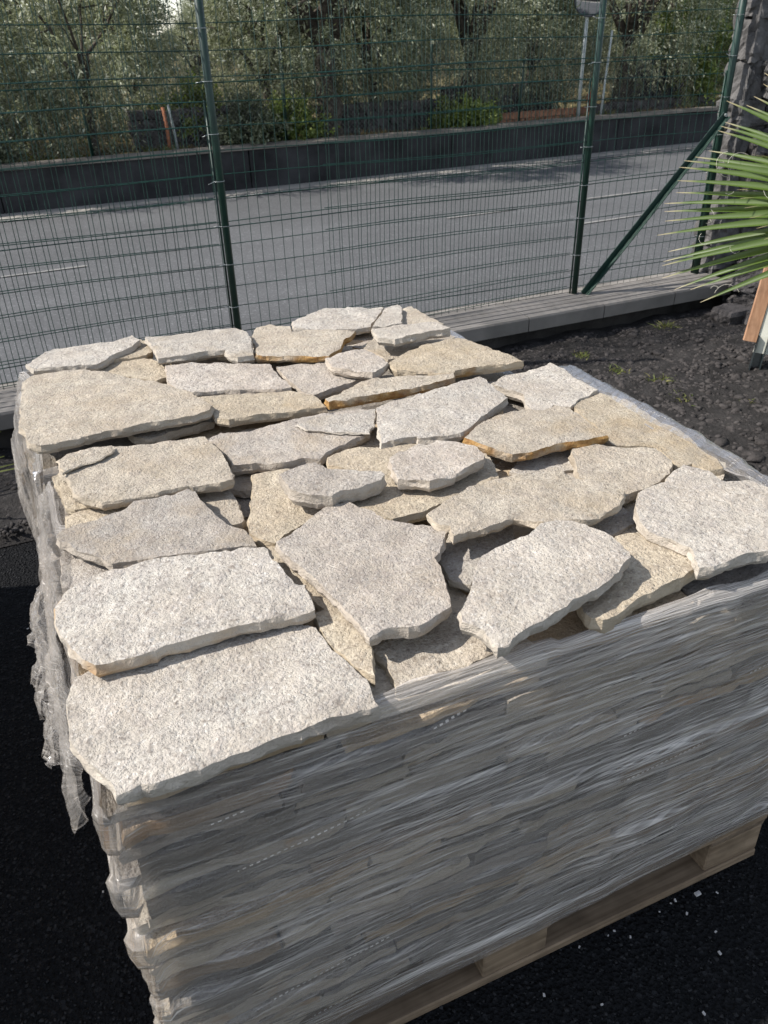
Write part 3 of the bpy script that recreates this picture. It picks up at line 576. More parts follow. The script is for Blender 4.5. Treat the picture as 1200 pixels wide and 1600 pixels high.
('R13',0.815,0.024,(1.01, 0.97, 0.9),0,'low slab under the thick clean cut slab',[(0.82,1.223),(0.884,1.281),(0.922,1.23),(1.006,1.206),(1.078,1.2),(1.093,1.182),(1.056,1.17),(0.959,1.14),(0.878,1.106),(0.846,1.105),(0.837,1.156)]),
('R14',0.85,0.028,(1.03, 0.965, 0.84),1,'large yellowish slab at the right front of the rear stack',[(0.799,0.998),(0.851,1.032),(0.924,1.067),(0.985,1.073),(1.032,1.078),(1.051,1.039),(1.071,0.972),(1.09,0.917),(1.099,0.865),(1.052,0.865),(0.986,0.879),(0.92,0.88),(0.905,0.869),(0.874,0.893),(0.831,0.926),(0.8,0.947)]),
('R15',0.856,0.026,(1.0, 0.975, 0.96),0,'rounded grey slab in the centre of the rear stack',[(0.669,1.081),(0.727,1.095),(0.776,1.097),(0.793,1.052),(0.796,0.99),(0.782,0.972),(0.733,0.94),(0.717,0.956),(0.685,0.989),(0.663,1.021)]),
('R16',0.83,0.026,(1.0, 0.975, 0.96),0,'grey triangular slab in front of the rounded grey slab',[(0.56,1.146),(0.62,1.132),(0.68,1.118),(0.727,1.068),(0.756,0.995),(0.744,0.98),(0.694,0.971),(0.639,0.96),(0.588,0.941),(0.569,0.981),(0.563,1.045)]),
('R17',0.85,0.026,(1.01, 0.97, 0.9),2,'long narrow slab with a rusty orange left end',[(0.587,0.86),(0.629,0.874),(0.69,0.917),(0.725,0.922),(0.787,0.906),(0.845,0.884),(0.908,0.868),(0.901,0.846),(0.833,0.835),(0.758,0.832),(0.707,0.829),(0.655,0.833),(0.619,0.834),(0.588,0.842)]),
('R18',0.815,0.026,(1.01, 0.97, 0.9),0,'low slab peeping out under the largest rear slab',[(0.168,0.98),(0.274,1.032),(0.367,1.013),(0.351,0.94),(0.272,0.921),(0.212,0.903),(0.178,0.925)]),
('K18',0.8575,0.007,(1.01, 0.97, 0.9),0,'',[(0.023,0.792),(0.048,0.816),(0.093,0.825),(0.124,0.815),(0.128,0.794),(0.098,0.767),(0.062,0.761),(0.028,0.736)]),
('K19',0.8395,0.007,(1, 1, 1),0,'',[(0.493,0.784),(0.557,0.795),(0.671,0.777),(0.646,0.725),(0.613,0.676),(0.555,0.71),(0.505,0.747)]),
]

# ================================================================== THE WRAPPED STACKS
def prism(b, poly, z0, z1, slope=0.0, jit=0.003):
    """an irregular slab from a ground outline; sides slightly uneven"""
    n = len(poly)
    top = [(x+rnd.uniform(-jit, jit), y+rnd.uniform(-jit, jit), z1+rnd.uniform(-.0012, .0012)) for x, y in poly]
    mid = [(x+rnd.uniform(-jit, jit)*1.3, y+rnd.uniform(-jit, jit)*1.3, z0*0.55+z1*0.45) for x, y in poly]
    bot = [(x+rnd.uniform(-jit, jit), y+rnd.uniform(-jit, jit), z0) for x, y in poly]
    if slope:
        xm = sum(p[0] for p in poly)/n; sh = lambda p: (p[0], p[1], p[2]+slope*(p[0]-xm)); top = [sh(p) for p in top]; mid = [sh(p) for p in mid]; bot = [sh(p) for p in bot]
    vs = top+mid+bot; fs = [tuple(range(n)), tuple(range(2*n, 3*n))[::-1]]; mi = [0, 1]
    for k in range(n):
        k2 = (k+1) % n
        fs += [(k, n+k, n+k2, k2), (n+k, 2*n+k, 2*n+k2, n+k2)]
    base = len(b.v); b.v.extend(vs)
    for i, f in enumerate(fs): b.f.append(tuple(base+q for q in f)); b.mi.append(0 if i == 0 else 1)
STACK_TINTS = [(1.25, 1.22, 1.16), (1.3, 1.27, 1.2), (1.15, 1.12, 1.05), (0.95, 0.92, 0.9), (1.25, 1.08, 0.84), (0.85, 0.72, 0.58), (0.7, 0.7, 0.72), (0.6, 0.59, 0.58), (1.45, 1.4, 1.3)]

def wooden_pallet(x0, y0, W, D, label):
    t = thing('wooden_pallet', label, 'pallet', (x0+W/2, y0+D/2, 0))
    ox, oy = -W/2, -D/2
    def piece(name, bx, m):
        b = MB(); b.box(*bx, jit=0.0025); o = b.build(name, m, t)
        mod = o.modifiers.new('bevel', 'BEVEL'); mod.width = 0.003; mod.segments = 1
    wb = 0.10
    for yy in (0, D/2-wb/2, D-wb): piece('bottom_board', (ox, ox+W, oy+yy, oy+yy+wb, 0.0, 0.022), M_WOODX)
    for xx in (0, W/2-0.072, W-0.145):
        for yy in (0, D/2-wb/2, D-wb): piece('block', (ox+xx+.002, ox+xx+0.143, oy+yy+.002, oy+yy+wb-.002, 0.0225, 0.100), M_WOODX)
        piece('cross_board', (ox+xx, ox+xx+0.145, oy, oy+D, 0.1005, 0.122), M_WOODY)
    k = 7; gap = (D-k*0.1)/(k-1) if D > 0.72 else 0.01
    bw = 0.1 if D > 0.72 else (D-0.06)/7
    for i in range(k): piece('top_board', (ox, ox+W, oy+i*(bw+gap), oy+i*(bw+gap)+bw, 0.1225, 0.144), M_WOODX)
    return t

def edge_pts(u0, u1, o0, o1, rr, step=0.03, amp=0.006):
    n = max(2, int((u1-u0)/step)); out = []; j = 0
    for i in range(n+1):
        f = i/n; j = 0.6*j + rr.uniform(-amp, amp)
        out.append((u0+(u1-u0)*f, o0+(o1-o0)*f + (j if 0 < i < n else 0)))
    return out

def stone_stack(x0, y0, W, D, ztop, seed, individuals, front_label, left_label, group, name):
    """layers of slabs; returns per layer edge offsets for the film to cling to"""
    rr = random.Random(seed)
    z = 0.147; layers = []; core = MB(); t_far = MB()
    grp_front, grp_left = group+', seen from the front', group+', seen from the left'
    while z < ztop - 0.012:
        h = min(rr.uniform(0.024, 0.036), ztop - z)
        if ztop - (z+h) < 0.014: h = ztop - z
        zz0, zz1 = z+0.0012, z+h-0.0012
        front, left = [], []
        eL, eR = rr.uniform(-0.012, 0.018), rr.uniform(-0.02, 0.016)
        u = -eL
        u_end = W+eR
        while u < u_end - 0.02:
            w_ = rr.uniform(0.16, 0.42)
            if u_end - (u+w_) < 0.12: w_ = u_end-u
            of = rr.uniform(-0.014, 0.006)
            pts = edge_pts(u+0.002, u+w_-0.003, of+rr.uniform(-.008, .008), of+rr.uniform(-.008, .008), rr, 0.025, 0.005)
            front.append(pts); u += w_
        fd_ = [rr.uniform(0.16, 0.22) for _ in front]
        v = 0.235
        while v < D-0.02:
            w_ = rr.uniform(0.18, 0.36)
            if D-(v+w_) < 0.12: w_ = D-v
            of = rr.uniform(-0.026, 0.012)
            left.append(edge_pts(v+0.002, v+w_-0.003, of+rr.uniform(-.012, .012), of+rr.uniform(-.012, .012), rr)); v += w_
        layers.append((z, z+h, front, left, eL, eR))
        # front row: outline = jagged front edge (offset is outwards = -y), then a plain back
        for pts, dp in zip(front, fd_):
            poly = [(x0+a, y0-o) for a, o in pts] + [(x0+pts[-1][0]-rr.uniform(0, .02), y0+dp), (x0+pts[0][0]+rr.uniform(0, .02), y0+dp)]
            if individuals in ('both',):
                b = MB(); cx, cy = poly[0]; prism(b, [(x-cx, y-cy) for x, y in poly], rr.uniform(-.003, .005), zz1-zz0+rr.uniform(-.005, .001), rr.uniform(-.016, .016) if rr.random() < .6 else 0)
                o = b.build('flagstone', [M_TOP, M_OCH1 if rr.random() < .3 else M_SIDE], None, False, (cx, cy, zz0)); o.color = (*rr.choice(STACK_TINTS), 1)
                tag(o, front_label, 'flagstone', grp_front)
            else: prism(t_far, poly, zz0, zz1)
        for pts in left:
            poly = [(x0-o, y0+a) for a, o in pts]; poly = poly + [(x0+0.2, y0+pts[-1][0]-rr.uniform(0, .015)), (x0+0.2, y0+pts[0][0]+rr.uniform(0, .015))]
            poly = poly[::-1]
            if individuals in ('both', 'left'):
                b = MB(); cx, cy = poly[0]; prism(b, [(x-cx, y-cy) for x, y in poly], 0, zz1-zz0)
                o = b.build('flagstone', [M_TOP, M_OCH1 if rr.random() < .3 else M_SIDE], None, False, (cx, cy, zz0)); o.color = (*rr.choice(STACK_TINTS), 1)
                tag(o, left_label, 'flagstone', grp_left)
            else: prism(t_far, poly, zz0, zz1)
        fr = 0.225
        core_poly = [(x0+0.205, y0+fr), (x0+W*0.6, y0+fr), (x0+W+eR*0.8, y0+fr+.003), (x0+W+rr.uniform(-.02, .012), y0+D*0.6), (x0+W+rr.uniform(-.02, .012), y0+D), (x0+W*0.5, y0+D+rr.uniform(-.01, .005)), (x0+0.205, y0+D)]
        prism(core, core_poly, zz0, zz1)
        z += h
    for bb in (core, t_far):
        if bb.v: tag(bb.build(name, [M_TOP, M_SIDE]), 'pale slabs packed in the middle of '+name_of[name], 'stone slabs', None, 'stuff')
    return layers
name_of = {'stacked_slabs': 'the wrapped stacks'}

def interp_layer(pieces, u):
    for pts in pieces:
        if pts[0][0]-0.004 <= u <= pts[-1][0]+0.004:
            a = np.array(pts); return float(np.interp(u, a[:, 0], a[:, 1]))
    if pieces:
        return -0.03
    return -0.01

def film_wrap(x0, y0, W, D, layers, ztop, zbot, label, seed, fold):
    rs = np.random.RandomState(seed)
    st = 0.0105
    S = []                                                 # (side, u, base point, normal)
    nL, nF = int(D/st), int(W/st)
    for i in range(nL+1): S.append(('L', D*(1-i/nL), (x0, y0+D*(1-i/nL)), (-1, 0)))
    S.append(('c0', 0, (x0, y0), (-.7071, -.7071)))
    for i in range(nF+1): S.append(('F', W*i/nF, (x0+W*i/nF, y0), (0, -1)))
    S.append(('c1', 0, (x0+W, y0), (.7071, -.7071)))
    for i in range(nL+1): S.append(('R', D*i/nL, (x0+W, y0+D*i/nL), (1, 0)))
    S.append(('c2', 0, (x0+W, y0+D), (.7071, .7071)))
    for i in range(nF+1): S.append(('B', W*(1-i/nF), (x0+W*(1-i/nF), y0+D), (0, 1)))
    S.append(('c3', 0, (x0, y0+D), (-.7071, .7071)))
    n = len(S); dz = 0.004
    Z = np.arange(zbot, ztop+1e-6, dz); m_ = len(Z)
    O = np.full((len(layers), n), -0.01)
    for li, (za, zb, fr, lf, eL, eR) in enumerate(layers):
        cF0, cF1 = fr[0][0][1], fr[-1][-1][1]
        for k, (sd, u, p, q) in enumerate(S):
            if sd == 'F': O[li, k] = interp_layer(fr, u)
            elif sd == 'L': O[li, k] = eL if u < 0.2 else interp_layer(lf, u)
            elif sd == 'R': O[li, k] = eR if u < 0.23 else -0.004
            elif sd == 'B': O[li, k] = 0.004
            elif sd == 'c0': O[li, k] = (max(eL, cF0))*1.414
            elif sd == 'c1': O[li, k] = (max(eR, cF1))*1.414
            else: O[li, k] = 0.004
    zi = np.clip(np.searchsorted([l[1] for l in layers], Z), 0, len(layers)-1)
    OZ = O[zi].copy(); OZ[Z < 0.146] = 0.003
    def mx(A, r, ax):
        B = A.copy()
        for s in range(1, r+1):
            B = np.maximum(B, np.roll(A, s, ax) if ax else np.vstack([np.repeat(A[:1], s, 0), A[:-s]]))
            B = np.maximum(B, np.roll(A, -s, ax) if ax else np.vstack([A[s:], np.repeat(A[-1:], s, 0)]))
        return B
    def sm(A, r, ax):
        B = A.copy()
        for s in range(1, r+1):
            B = B + (np.roll(A, s, ax)+np.roll(A, -s, ax) if ax else np.vstack([np.repeat(A[:1], s, 0), A[:-s]]) + np.vstack([A[s:], np.repeat(A[-1:], s, 0)]))
        return B/(2*r+1)
    OM = mx(mx(OZ, 1, 1), 3, 0)
    G = sm(sm(mx(OM, 6, 0), 9, 0), 30, 1)*0.75 + sm(sm(OM, 3, 0), 12, 1)*0.25
    lip = np.array([0.004 if s[0] in ('F', 'c1') else -0.03 for s in S]); G = np.maximum(G, lip[None]*np.clip((Z-(ztop-0.10))/0.05, 0, 1)[:, None] - 0.05*(1-np.clip((Z-(ztop-0.10))/0.05, 0, 1))[:, None])
    fr_ = np.array([1.0 if s[0] == 'F' and 0.10 < s[1] < W-0.08 else 0.0 for s in S]); fr_ = sm(fr_[None], 5, 1)[0]
    G2 = np.maximum(sm(sm(OM, 3, 0), 2, 1), OM)
    G = np.maximum(G, sm(mx(OM, 4, 1), 3, 1)+0.0004)*fr_ + G2*(1-fr_) + 0.0028
    GAP = np.clip((G-OZ)/0.03, 0, 1)
    ss = np.arange(n)*st
    for k in range(n):                                      # pleats that run along the wrap
        for i in range(m_):
            G[i, k] += 0.0009*mnoise.noise(Vector((ss[k]*0.9, (Z[i]-0.05*ss[k])*80, seed))) + 0.0007*mnoise.noise(Vector((ss[k]*1.2, (Z[i]+0.06*ss[k])*150, seed+9)))
    B2 = np.array([s[2] for s in S]); Q = np.array([s[3] for s in S])
    rows = []; uvs = []; gps = []
    xs_ = np.array([s[1]/W if s[0] == 'F' else (1.0 if s[0] in ('c1', 'R') else 0.3) for s in S]); zlow = zbot + 0.034*np.clip((xs_-0.45)/0.5, 0, 1)**1.5 + 0.012*np.array([mnoise.fractal(Vector((s*5, seed, 0)), 1, 2, 3) for s in ss])
    for i in range(m_):
        xy = B2 + Q*G[i][:, None]
        f = min(1, i/20); zz = Z[i] + (zlow-zbot)*(1-f)
        rows.append(np.column_stack([xy, zz])); uvs.append(np.column_stack([ss, np.full(n, Z[i])])); gps.append(GAP[i])
    last = rows[-1]
    for j in range(1, 7):                                   # the gathered top edge folds in over the stack
        f = j/6; r = []
        for k, (sd, u, p, q) in enumerate(S):
            ins, rise = fold(sd, u)
            wob = mnoise.noise(Vector((ss[k]*14, j*0.8, seed)))
            inn = ins*f*(1+0.25*wob); up = rise*math.sin(min(1, f*1.15)*math.pi/2) + 0.003*wob*f
            x, y, z = last[k]; r.append((x-q[0]*inn, y-q[1]*inn, z+up))
        rows.append(np.array(r)); uvs.append(np.column_stack([ss, np.full(n, ztop+0.012*j)])); gps.append(np.full(n, 0.45))
    V = np.vstack(rows); U = np.vstack(uvs); nr = len(rows)
    kk = np.arange(n); i0 = np.arange(nr-1)[:, None]*n
    F = np.stack([i0+kk, i0+np.roll(kk, -1), i0+n+np.roll(kk, -1), i0+n+kk], -1).reshape(-1, 4)
    F = F[:, ::1]
    me = np_mesh('stretch_film', V, F, M_FILM, True)
    ul = me.uv_layers.new(name='wrap'); li = np.empty(len(me.loops), np.int32); me.loops.foreach_get('vertex_index', li)
    ul.data.foreach_set('uv', U[li].astype(np.float32).ravel())
    gv = np.concatenate(gps); u2 = me.uv_layers.new(name='contact'); u2.data.foreach_set('uv', np.column_stack([gv[li], np.zeros(len(li))]).astype(np.float32).ravel())
    return tag(link('stretch_film', me), label, 'plastic film')

def gather(name, path, prof, parent, seed, m=M_GATHER, amp=0.012, ragged=0.02, step=0.004):
    """a crumpled ribbon of film: prof = list of (outwards, up) at each point of path; path = (point, outward dir)"""
    pts = []; 
    L_ = [0]
    for (p0, _), (p1, _) in zip(path[:-1], path[1:]): L_.append(L_[-1] + (Vector(p1)-Vector(p0)).length)
    n = int(L_[-1]/step); V = []; U = []; k = len(prof)*5
    pa = np.array(prof, float)
    for i in range(n+1):
        s = L_[-1]*i/n
        P = Vector([np.interp(s, L_, [p[0][c] for p in path]) for c in range(3)])
        D_ = Vector([np.interp(s, L_, [p[1][c] for p in path]) for c in range(3)]).normalized()
        end = min(1, min(s, L_[-1]-s)/0.05 + 0.35)
        for j in range(k):
            f = j/(k-1)*(len(prof)-1); o = np.interp(f, range(len(prof)), pa[:, 0]); zz = np.interp(f, range(len(prof)), pa[:, 1])
            g = j/(k-1)
            w1 = mnoise.fractal(Vector((s*20, g*1.4, seed)), 1.0, 2.0, 3); w2 = 0.8*mnoise.fractal(Vector((s*85, g*2.5, seed+5)), 1.0, 2.0, 3)
            o2 = o*end + amp*(0.7*w1+0.5*w2)*(0.35+g)
            z2 = zz*end + amp*0.7*mnoise.fractal(Vector((s*18, g*4, seed+11)), 1.0, 2.0, 3)*(0.3+g)
            if g > 0.8: z2 -= ragged*abs(mnoise.fractal(Vector((s*45, seed, 2)), 1.0, 2.0, 3))*(g-0.8)*5
            V.append(P + D_*o2 + Vector((0, 0, z2))); U.append((s, g*0.16))
    F = np.array([(i*k+j, (i+1)*k+j, (i+1)*k+j+1, i*k+j+1) for i in range(n) for j in range(k-1)])
    me = np_mesh(name, np.array([tuple(v) for v in V]), F, m, True)
    ul = me.uv_layers.new(name='wrap'); li = np.empty(len(me.loops), np.int32); me.loops.foreach_get('vertex_index', li)
    # streaks run along the ribbon's drop
    ul.data.foreach_set('uv', np.array(U, np.float32)[li].ravel())
    return link(name, me, parent)

ZS = 0.787
wooden_pallet(0.0, 0.0, 1.2, 0.84, 'weathered wooden pallet carrying the front stack of wrapped stone')
lay = stone_stack(0.0, 0.0, 1.2, 0.84, ZS-0.028, 24, 'both',
    'pale slab edge behind the streaky film on the shaded front of the near stack',
    'pale stone slab edge under the film on the sunlit left flank of the near stack', 'slabs wrapped in the near stack', 'stacked_slabs')
def fold_front(sd, u):
    if sd in ('F',): 
        if u < 0.33: return (0.0, 0.002)
        return (0.026, 0.022) if u < 0.62 else (0.02, 0.018)
    if sd in ('c1', 'R'): return (0.035, 0.035)
    return (0.012, 0.012)
film_f = film_wrap(0.0, 0.0, 1.2, 0.84, lay, 0.786, 0.112, 'cloudy streaked stretch film wound round the near stack of stone slabs', 3, fold_front)
wooden_pallet(-0.03, 0.875, 1.13, 0.62, 'wooden pallet under the rear wrapped stack, beside the soil bed')
lay2 = stone_stack(-0.03, 0.875, 1.13, 0.62, ZS-0.028, 33, 'left',
    '', 'pale stone slab edge under the film on the left flank of the rear stack', 'slabs wrapped in the rear stack', 'stacked_slabs')
film_r = film_wrap(-0.03, 0.875, 1.13, 0.62, lay2, 0.786, 0.112, 'clear stretch film round the rear stack of stone slabs', 8, lambda sd, u: (0.015, 0.018))
# the torn, gathered edges of the wrap
X_ = Vector((-1, 0, 0))
gather('torn_film_edge', [((-0.012, 0.06, 0.79), X_), ((-0.016, 0.30, 0.80), X_), ((-0.006, 0.55, 0.815), X_), ((0.0, 0.80, 0.80), X_)],
       [(-0.012, 0.012), (0.006, 0.02), (0.022, 0.0), (0.032, -0.05), (0.036, -0.12)], film_f, 4, amp=0.016, ragged=0.05)
gather('torn_film_edge', [((-0.012, 0.12, 0.77), X_), ((-0.02, 0.33, 0.77), X_), ((-0.014, 0.56, 0.77), X_)],
       [(0.012, 0.0), (0.04, -0.01), (0.05, -0.05)], film_f, 14, amp=0.022, ragged=0.05)
gather('film_roll', [((1.196, 0.10, 0.80), -X_), ((1.198, 0.30, 0.812), -X_), ((1.2, 0.55, 0.815), -X_), ((1.2, 0.86, 0.812), -X_)],
       [(-0.02, 0.002), (-0.012, 0.014), (0.008, 0.02), (0.028, 0.008), (0.034, -0.02), (0.03, -0.06)], film_f, 24, amp=0.008, ragged=0.01)
gather('torn_film_edge', [((-0.045, 0.90, 0.80), X_), ((-0.05, 1.1, 0.79), X_), ((-0.035, 1.3, 0.79), X_), ((-0.02, 1.47, 0.80), X_)],
       [(-0.006, 0.0), (0.014, 0.0), (0.022, -0.06), (0.016, -0.2), (0.012, -0.36)], film_r, 34, amp=0.010, ragged=0.04)
gather('film_roll', [((1.09, 0.9, 0.80), -X_), ((1.09, 1.2, 0.81), -X_), ((1.06, 1.47, 0.81), -X_)],
       [(-0.02, 0.0), (0.0, 0.012), (0.014, 0.0), (0.014, -0.05)], film_r, 44, amp=0.006, ragged=0.01)

# closing layer of slabs over each stack, glimpsed through the gaps
def closing_layer(x0, y0, W, D, nx, ny, z0, z1, seed, label, group):
    rr = random.Random(seed)
    P = [[(x0+0.012+(W-0.024)*(i+(rr.uniform(-.22, .22) if 0 < i < nx else 0))/nx, y0+0.012+(D-0.024)*(j+(rr.uniform(-.22, .22) if 0 < j < ny else 0))/ny) for i in range(nx+1)] for j in range(ny+1)]
    for j in range(ny):
        for i in range(nx):
            q = [P[j][i], P[j][i+1], P[j+1][i+1], P[j+1][i]]
            cx = sum(p[0] for p in q)/4; cy = sum(p[1] for p in q)/4
            ring = []
            for (a, c) in zip(q, q[1:]+q[:1]):
                for t in (0, .2, .4, .6, .8): ring.append((a[0]+(c[0]-a[0])*t, a[1]+(c[1]-a[1])*t))
            poly = [((x-cx)*0.975+rr.uniform(-.004, .004), (y-cy)*0.975+rr.uniform(-.004, .004)) for x, y in ring]
            b = MB(); prism(b, poly, 0, z1-z0-0.001-rr.uniform(0, .003))
            o = b.build('flagstone', [M_TOP, M_SIDE], None, False, (cx, cy, z0)); o.color = (*rr.choice(STACK_TINTS), 1)
            tag(o, label, 'flagstone', group)
closing_layer(0, 0, 1.2, 0.84, 4, 3, ZS-0.027, ZS, 3, 'pale slab of the layer below, glimpsed through gaps of the near stack', 'under layer of the near stack')
closing_layer(-0.03, 0.875, 1.12, 0.60, 4, 2, ZS-0.027, ZS, 5, 'pale slab of the layer below, glimpsed through gaps of the rear stack', 'under layer of the rear stack')

# broken bits filling the hollows between the loose slabs
def fillers(x0, y0, W, D, n, seed, label, group):
    rr = random.Random(seed)
    for k in range(n):
        cx, cy = x0+0.07+rr.random()*(W-0.14), y0+0.20+rr.random()*(D-0.29); a0 = rr.uniform(0, 6); m_ = rr.randint(5, 7)
        rad = rr.uniform(0.045, 0.085); poly = []
        for i in range(m_):
            a = a0+2*math.pi*(i+rr.uniform(-.25, .25))/m_; r_ = rad*rr.uniform(.75, 1.25); poly.append((r_*1.3*math.cos(a), r_*math.sin(a)))
        ring = []
        for (p, q) in zip(poly, poly[1:]+poly[:1]):
            for t in (0, .25, .5, .75): ring.append((p[0]+(q[0]-p[0])*t+rr.uniform(-.0025, .0025), p[1]+(q[1]-p[1])*t+rr.uniform(-.0025, .0025)))
        b = MB(); prism(b, ring, 0, 0.013+rr.uniform(0, .008), rr.uniform(-.05, .05), 0.002)
        o = b.build('stone_shard', [M_TOP, M_OCH1 if rr.random() < .3 else M_SIDE], None, False, (cx, cy, ZS+0.001)); o.color = (*rr.choice(STACK_TINTS[:5]), 1)
        o['kind'] = 'thing'; tag(o, label, 'stone shard', group)
fillers(0, 0, 1.2, 0.84, 22, 8, 'small broken stone shard lying low in a gap between the near stack slabs', 'shards between the near slabs')
fillers(-0.03, 0.875, 1.12, 0.6, 12, 9, 'small broken stone shard lying low in a gap between the rear stack slabs', 'shards between the rear slabs')

# ------------------------------------------------------------------ the loose slabs on top
def inside(poly, x, y):
    c = False; n = len(poly)
    for i in range(n):
        x1, y1 = poly[i]; x2, y2 = poly[i-1]
        if (y1 > y) != (y2 > y) and x < (x2-x1)*(y-y1)/(y2-y1)+x1: c = not c
    return c
def edge_dist(A, B, x, y):
    px, py = x-A[:, 0], y-A[:, 1]; d = B-A; L2 = (d**2).sum(1)+1e-12
    t = np.clip((px*d[:, 0]+py*d[:, 1])/L2, 0, 1)
    return float(np.sqrt(((px-t*d[:, 0])**2+(py-t*d[:, 1])**2).min()))
def top_slab(key, z, t, tint, och, label, pts, seed):
    t *= 0.8
    rr = random.Random(seed)
    area = sum(pts[i-1][0]*pts[i][1]-pts[i][0]*pts[i-1][1] for i in range(len(pts)))
    if area < 0: pts = pts[::-1]
    cx = sum(p[0] for p in pts)/len(pts); cy = sum(p[1] for p in pts)/len(pts)
    pl = [(x-cx, y-cy) for x, y in pts]
    ring = []
    for i in range(len(pl)):                               # break the edges up
        a, c = Vector(pl[i]), Vector(pl[(i+1) % len(pl)]); d = c-a; n = max(1, round(d.length/rr.uniform(0.006, 0.010)))
        nrm = Vector((d.y, -d.x)).normalized() if d.length > 1e-6 else Vector((0, 0))
        for k in range(n):
            p = a + d*(k/n)
            w = 0.0032*mnoise.fractal(Vector((p.x*28, p.y*28, seed)), 1.0, 2.0, 3) + 0.0022*mnoise.noise(Vector((p.x*105, p.y*105, seed+4)))
            q = p + nrm*w; ring.append((q.x, q.y))
    n = len(ring); A = np.array(ring); B = np.roll(A, -1, 0)
    inn = []; g = 0.013
    xs = np.arange(A[:, 0].min(), A[:, 0].max(), g); ys = np.arange(A[:, 1].min(), A[:, 1].max(), g)
    for j, y in enumerate(ys):
        for x in xs:
            xx, yy = x+(j % 2)*g/2+rr.uniform(-.003, .003), y+rr.uniform(-.003, .003)
            if inside(ring, xx, yy):
                dd = edge_dist(A, B, xx, yy)
                if dd > 0.005: inn.append((xx, yy, dd))
    vin = [Vector(p) for p in ring] + [Vector((p[0], p[1])) for p in inn]
    vo, eo, fo, ov, oe, of = delaunay_2d_cdt(vin, [(i, (i+1) % n) for i in range(n)], [], 1, 1e-6)
    tx, ty = rr.uniform(-.008, .008), rr.uniform(-.008, .008)
    mp = {}; V = []
    for k, v in enumerate(vo):
        src = ov[k]; bd = any(s < n for s in src)
        dd = 0 if bd else edge_dist(A, B, v.x, v.y)
        X, Y = v.x+seed*1.3, v.y
        h = 0.0032*mnoise.fractal(Vector((X*7, Y*7, 1)), 1.0, 2.0, 3) + 0.0022*mnoise.fractal(Vector((X*26, Y*26, 4)), 1.0, 2.0, 3) + 0.0010*mnoise.noise(Vector((X*95, Y*95, 2)))
        tv = 2.2*mnoise.fractal(Vector((X*4.5, Y*6.5, 11+seed)), 1.0, 2.0, 4); fv = tv-math.floor(tv); sv = min(1, max(0, (fv-0.44)/0.12)); h += (0.0022 if key[0] != 'K' else 0)*(math.floor(tv)+sv*sv*(3-2*sv)-tv*0.8)
        fall = max(0, 1-dd/0.006)
        h -= fall*fall*(0.0002 + 0.0055*max(0, -0.15+mnoise.noise(Vector((X*38, Y*38, 8)))))
        V.append((v.x, v.y, z + h + tx*v.x + ty*v.y))
        for s in src:
            if s < n: mp[s] = k
    b = MB(); b.v = V
    for f in fo: b.f.append(tuple(f)); b.mi.append(0)
    prev = [mp.get(i) for i in range(n)]
    rings = []
    for lv, sh in ((0.3, 0.0012), (0.62, 0.0020), (1.0, -0.0025)):
        cur = []
        for i in range(n):
            x, y = ring[i]; e = Vector(ring[(i+1) % n])-Vector(ring[i-1]); nr = Vector((e.y, -e.x)).normalized() if e.length > 1e-7 else Vector((0, 0))
            w = sh + 0.0040*mnoise.noise(Vector((x*38, y*38, lv*2.2+seed))) + 0.0022*mnoise.noise(Vector((x*110, y*110, lv*7+seed)))
            top = V[prev[i]][2] if (lv < 0.4 and prev[i] is not None) else z
            zz = z - t*lv + tx*x + ty*y + (0.0016*mnoise.noise(Vector((x*50, y*50, 5+lv))) if lv < 1 else 0)
            cur.append(len(b.v)); b.v.append((x+nr.x*w, y+nr.y*w, zz))
        rings.append(cur)
    seq = [prev]+rings
    for r0, r1 in zip(seq[:-1], seq[1:]):
        for i in range(n):
            j = (i+1) % n
            if None in (r0[i], r0[j]): continue
            b.f.append((r0[i], r1[i], r1[j], r0[j])); b.mi.append(1)
    b.f.append(tuple(rings[-1])[::-1]); b.mi.append(1)
    me = b.mesh('stone_slab', [M_TOP, (M_SIDE, M_OCH1, M_OCH2)[och]], False)
    bm = bmesh.new(); bm.from_mesh(me); bmesh.ops.recalc_face_normals(bm, faces=bm.faces); bm.to_mesh(me); bm.free()
    me.polygons.foreach_set('use_smooth', [True]*len(me.polygons)); me.set_sharp_from_angle(angle=R(24))
    o = link('flagstone', me, None, (cx, cy, 0)); o.color = (*tint, 1); o['kind'] = 'thing'
    grp = 'loose slabs on top of the near stack' if key[0] == 'F' else 'loose slabs on top of the rear stack'
    return tag(o, label, 'flagstone', grp)
slab_of = {}
for i, s in enumerate(SLABS):
    o = slab_of[s[0]] = top_slab(*s, seed=i+1)
    if s[0][0] == 'K':                                     # a split flake that belongs to its slab
        par = slab_of['F'+s[0][1:]]; o.name = 'flake'; o.location = o.location - par.location; o.parent = par
        for k in ('label', 'category', 'group', 'kind'):
            if k in o: del o[k]

